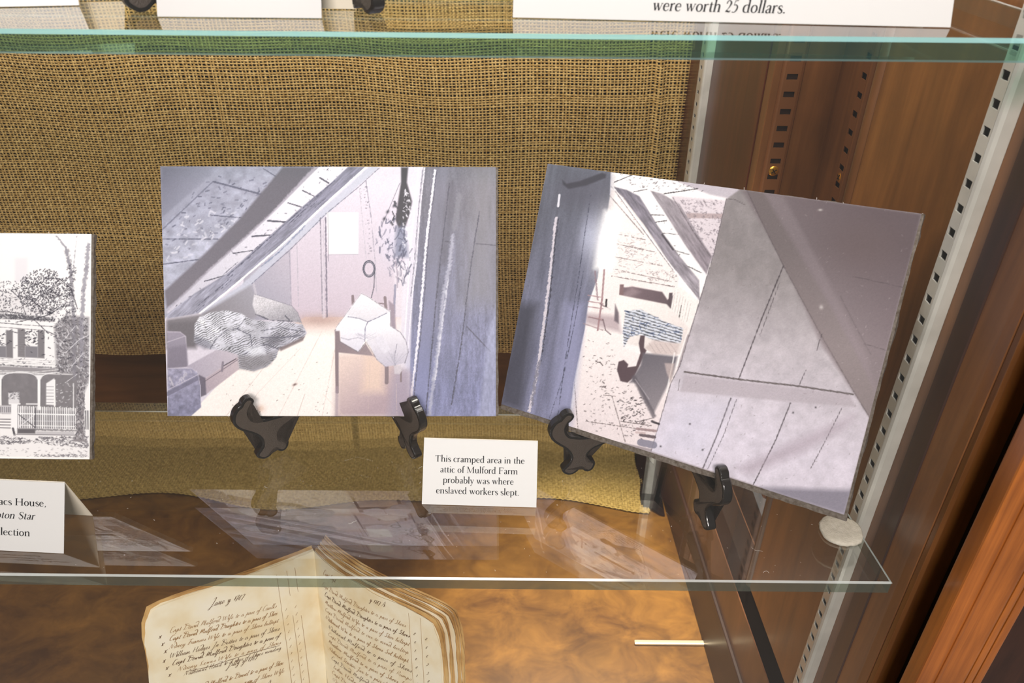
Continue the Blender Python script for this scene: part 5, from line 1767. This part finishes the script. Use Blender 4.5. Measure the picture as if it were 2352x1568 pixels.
def scrawl(s, x, y, xh, tilt=0.0, width=None, jit=0.05, weight=1.0, rs=None):
    """handwritten line -> list of ribbons (x,y,w) in page mm (y grows downwards)"""
    rs = rs or np.random.default_rng(len(s) * 7 + int(x * 3 + y))
    adv = sum(CUR[c][0] if c in CUR else 0.75 for c in s) * xh
    k = (width / adv) if width else 1.0
    out = []
    cx = 0.0
    pen = []
    for c in s:
        if c not in CUR:
            if len(pen) > 1:
                out.append(pen)
            pen = []
            cx += 0.75 * xh * k
            continue
        a, pts = CUR[c]
        for (px, py) in pts:
            px, py = px + rs.normal(0, jit), py + rs.normal(0, jit)
            pen.append((cx + (px * k + 0.55 * py) * xh, py * xh))
        cx += a * xh * k
    if len(pen) > 1:
        out.append(pen)
    res = []
    for pen in out:
        P = catmull([(a, b, 0) for a, b in pen], 3)
        d = np.gradient(P[:, :2], axis=0)
        dn = np.clip(-d[:, 1] / (np.hypot(d[:, 0], d[:, 1]) + 1e-9), 0, 1)
        w = (0.15 + 0.30 * dn) * weight * (xh / 1.8) ** 0.5
        res.append(np.stack([x + P[:, 0], y + tilt * P[:, 0] - P[:, 1], w], 1))
    return res


def write_page(side, strokes, mat, name, parent):
    V, Fc = [], []
    w = WL_ if side == 'l' else WR_
    for P in strokes:
        ribbon(P, V, Fc)
    V = np.array(V)
    gx = (w - V[:, 0]) if side == 'l' else V[:, 0]
    W3 = page_pt(side, gx, V[:, 1], np.full(len(V), 0.18))
    ob = mesh(name, W3, Fc, mat, parent)
    ob['kind'] = 'stuff'
    return ob


TL = 0.135
left_rows = [
    ('Capt David Mulford Wife to a pair of Caulks', 15, 27, 1.9), ('Capt David Mulford Daughter to a pair of Shoe', 14, 34, 1.9),
    ('Nancy Frances Wife to a pair of Shoes heltapt', 13, 41, 1.8), ('William Hedges Jn Dettar to a pair of Shoes', 12, 49, 2.0),
    ('Capt David Mulford Daughter to a pair of', 13, 56, 1.9), ('Nanny Lewes Wife to a pair of Shoes', 16, 63, 1.7), ('Nathaniel Hand to a pair of Shoes mending', 20, 69, 1.8),
    ('Capt David Mulford to Daniel to a pair of Shoe', 16, 84, 1.9), ('Capt David Mulford to a pair of Shoes Wife', 15, 92, 1.9), ('to a pair of Shoes', 48, 98, 1.7),
    ('August y 1767 A', 50, 106, 2.6), ('to a pair of Calfskin Shoe', 50, 113, 1.8), ('Capt David Mulford to a pair of Shoe', 15, 121, 1.9), ('Nathaniel Hedges to a pair', 16, 129, 1.9),
    ('William Hedges to a pair of Shoes', 16, 137, 1.9), ('Capt David Mulford Wife to a pair', 15, 145, 1.9)]
S1, S2 = [], []
for i, (s, x, y, xh) in enumerate(left_rows):
    (S2 if i in (3, 4, 6, 10) else S1).extend(scrawl(s, x, y, xh, TL, width=min(96 - x, 92) if len(s) > 30 else None, weight=0.9 + 0.35 * ((i * 5) % 3) / 2))
S2 += scrawl('June y 1767', 46, 15.5, 2.8, TL)
S2 += scrawl('July y 1767', 52, 76, 2.7, TL)
for i, y in enumerate((29, 36, 43, 51, 58, 65, 86, 94, 123, 131)):
    S2 += scrawl('x', 7 + (i % 3), y, 2.6, TL)
S2.append(np.array([(22, 66, .3), (40, 69.5, .5), (60, 70.5, .4), (80, 72.5, .5), (95, 75, .3)], float))
for x in (101, 109.5, 116.5):
    S1.append(np.array([(x - 1.5, 8, 0.32), (x, 80, 0.32), (x + 1, 200, 0.32)], float))
for i in range(22):
    for x, ch in ((103, '1346789'[i % 7]), (111, '0864'[i % 4])):
        S1 += scrawl(ch, x, 31 + 7.4 * i + 0.13 * x, 1.5, 0, weight=0.8)
write_page('l', S1, M['sepia'], 'handwriting', lp)
write_page('l', S2, M['sepia_dark'], 'handwriting', lp)
TR_ = -0.085
right_rows = ['Capt David Mulford Daughter to a pair of Shoes', 'Capt David Mulford Daughter to a pair of Shoes', 'Matthew Mulford Wife to a pair of Shoe heltapt', 'Capt David Mulford to one to mend heeltap',
              'Nathaniel Wm to a pair of Shoes Sol heltapt', 'Nathaniel Mulford to a pair of Shoes', 'Capt David Mulford to a pair of Pumps', 'Matthew Mulford to a pair of Shoes Sold',
              'Nathaniel Stratton Jun to a pair of Shoes Sold', 'Capt David Mulford Daughter to a pair', 'Elisha Hedges to a pair of Shoes', 'Capt David Mulford to a pair of Shoes', 'Nathaniel Hand to a pair of Shoes', 'William Hedges to a pair of']
S1, S2 = [], []
for i, s in enumerate(right_rows):
    (S2 if i % 4 == 1 else S1).extend(scrawl(s, 12 + (i * 3) % 4, 27 + 8.0 * i, 1.9, TR_, width=102, weight=0.9 + 0.3 * ((i * 5) % 3) / 2))
S1 += scrawl('Capt Sept', 16, 14, 2.4, TR_)
S2 += scrawl('y 1767 A', 78, 10, 2.4, TR_)
for x in (118, 129):
    S1.append(np.array([(x, 4, 0.28), (x, 80, 0.28), (x, 200, 0.28)], float))
for i in range(20):
    for x, ch in ((121, '8410811'[i % 7]), (132, '8667386'[i % 7])):
        S2 += scrawl(ch, x, 22 + 7.6 * i, 1.9, 0, weight=0.9)
write_page('r', S1, M['sepia'], 'handwriting', rp)
write_page('r', S2, M['sepia_dark'], 'handwriting', rp)

# ================================================================== SMALL THINGS
# felt pad on the lower shelf
bm = bmesh.new()
N = 40
rs = np.random.default_rng(4)
prof = [(12.4, 0.05), (12.9, 0.8), (12.8, 2.2), (11.8, 2.9), (7, 3.05), (0.01, 3.1)]
rings = []
rad = 1 + 0.03 * np.convolve(rs.normal(0, 1, N + 4), np.ones(4) / 2, 'same')[:N]
for (r_, z_) in prof:
    rings.append([bm.verts.new((202.5 + r_ * rad[k] * math.cos(2 * math.pi * k / N), 38.5 + r_ * rad[k] * 0.98 * math.sin(2 * math.pi * k / N), z_ + (0.1 if r_ > 11.5 else 0.0) * rs.normal())) for k in range(N)])
for a, b in zip(rings[:-1], rings[1:]):
    for k in range(N):
        bm.faces.new((a[k], a[(k + 1) % N], b[(k + 1) % N], b[k]))
bm.faces.new(rings[-1])
bm.faces.new(list(reversed(rings[0])))
fo = bm_obj('felt_pad', bm, M['felt'], None, True)
tag(fo, 'round off-white felt pad on the corner of the lower shelf', 'pad')

# pale strip added to stand in for a patch of glare on the case floor
so = bm_obj('glare_strip', box_bm(138, 216, 238, 243.5, FLOOR + 0.1, FLOOR + 3.6, 1.4), plain('painted_glare', (240, 226, 196), 0.25, 0.6))
tag(so, 'thin bright strip imitating a glare on the case floor beside the plinth', 'strip')

# stamped numerals on the bright strip
for i, (ch, z) in enumerate((('4', 262.5), ('1', 237), ('3', 211.7), ('2', 186.3), ('1', 160.8), ('2', 148.2), ('3', 122.8), ('1', 97.4))):
    zc = z - 259 + 250 - 250 + 259
    strokes = scrawl(ch, 0, 0, 2.2, 0, jit=0.0, weight=1.3)
    V, Fc = [], []
    for P_ in strokes:
        ribbon(P_, V, Fc)
    k0 = FLOOR + 2 + 12.7 * 0.6
    zc = k0 + 12.7 * round((zc - k0) / 12.7) + 4.2 + 3.0
    V3 = [ptn(1.6 - v[0], 7.1, zc - v[1]) for v in V]
    mesh('stamped_numeral', V3, Fc, M['core'], near)

# lint and dust on the lower shelf and the door glass
rs = np.random.default_rng(21)
V, Fc = [], []


def fibre(p0, a, L, w, z=0.12, bend=0.9):
    q = np.array(p0, float)
    for s in range(7):
        nx_ = q + np.array([math.cos(a), math.sin(a)]) * L / 7
        a += rs.normal(0.25, bend * 0.5)
        d = np.array([-math.sin(a), math.cos(a)]) * w / 2
        b = len(V)
        for p_ in (q - d, q + d, nx_ + d, nx_ - d):
            V.append((p_[0], p_[1], z))
        Fc.append((b, b + 1, b + 2, b + 3))
        q = nx_


for (x, y, L) in ((145, 26, 8), (-100, 42, 6), (12, 44, 2.5), (150, 6, 5), (-160, 74, 3), (-60, 78, 2), (30, 60, 2)):
    fibre((x, y), rs.random() * 6, L, 0.22)
for k in range(120):
    fibre((-320 + 530 * rs.random(), 3 + 95 * rs.random()), rs.random() * 6, 0.5 + 0.9 * rs.random() ** 3, 0.22)
du = mesh('shelf_lint', V, Fc, M['fluff'])
tag(du, 'specks of lint and dust on the lower glass shelf', 'lint', kind='stuff')
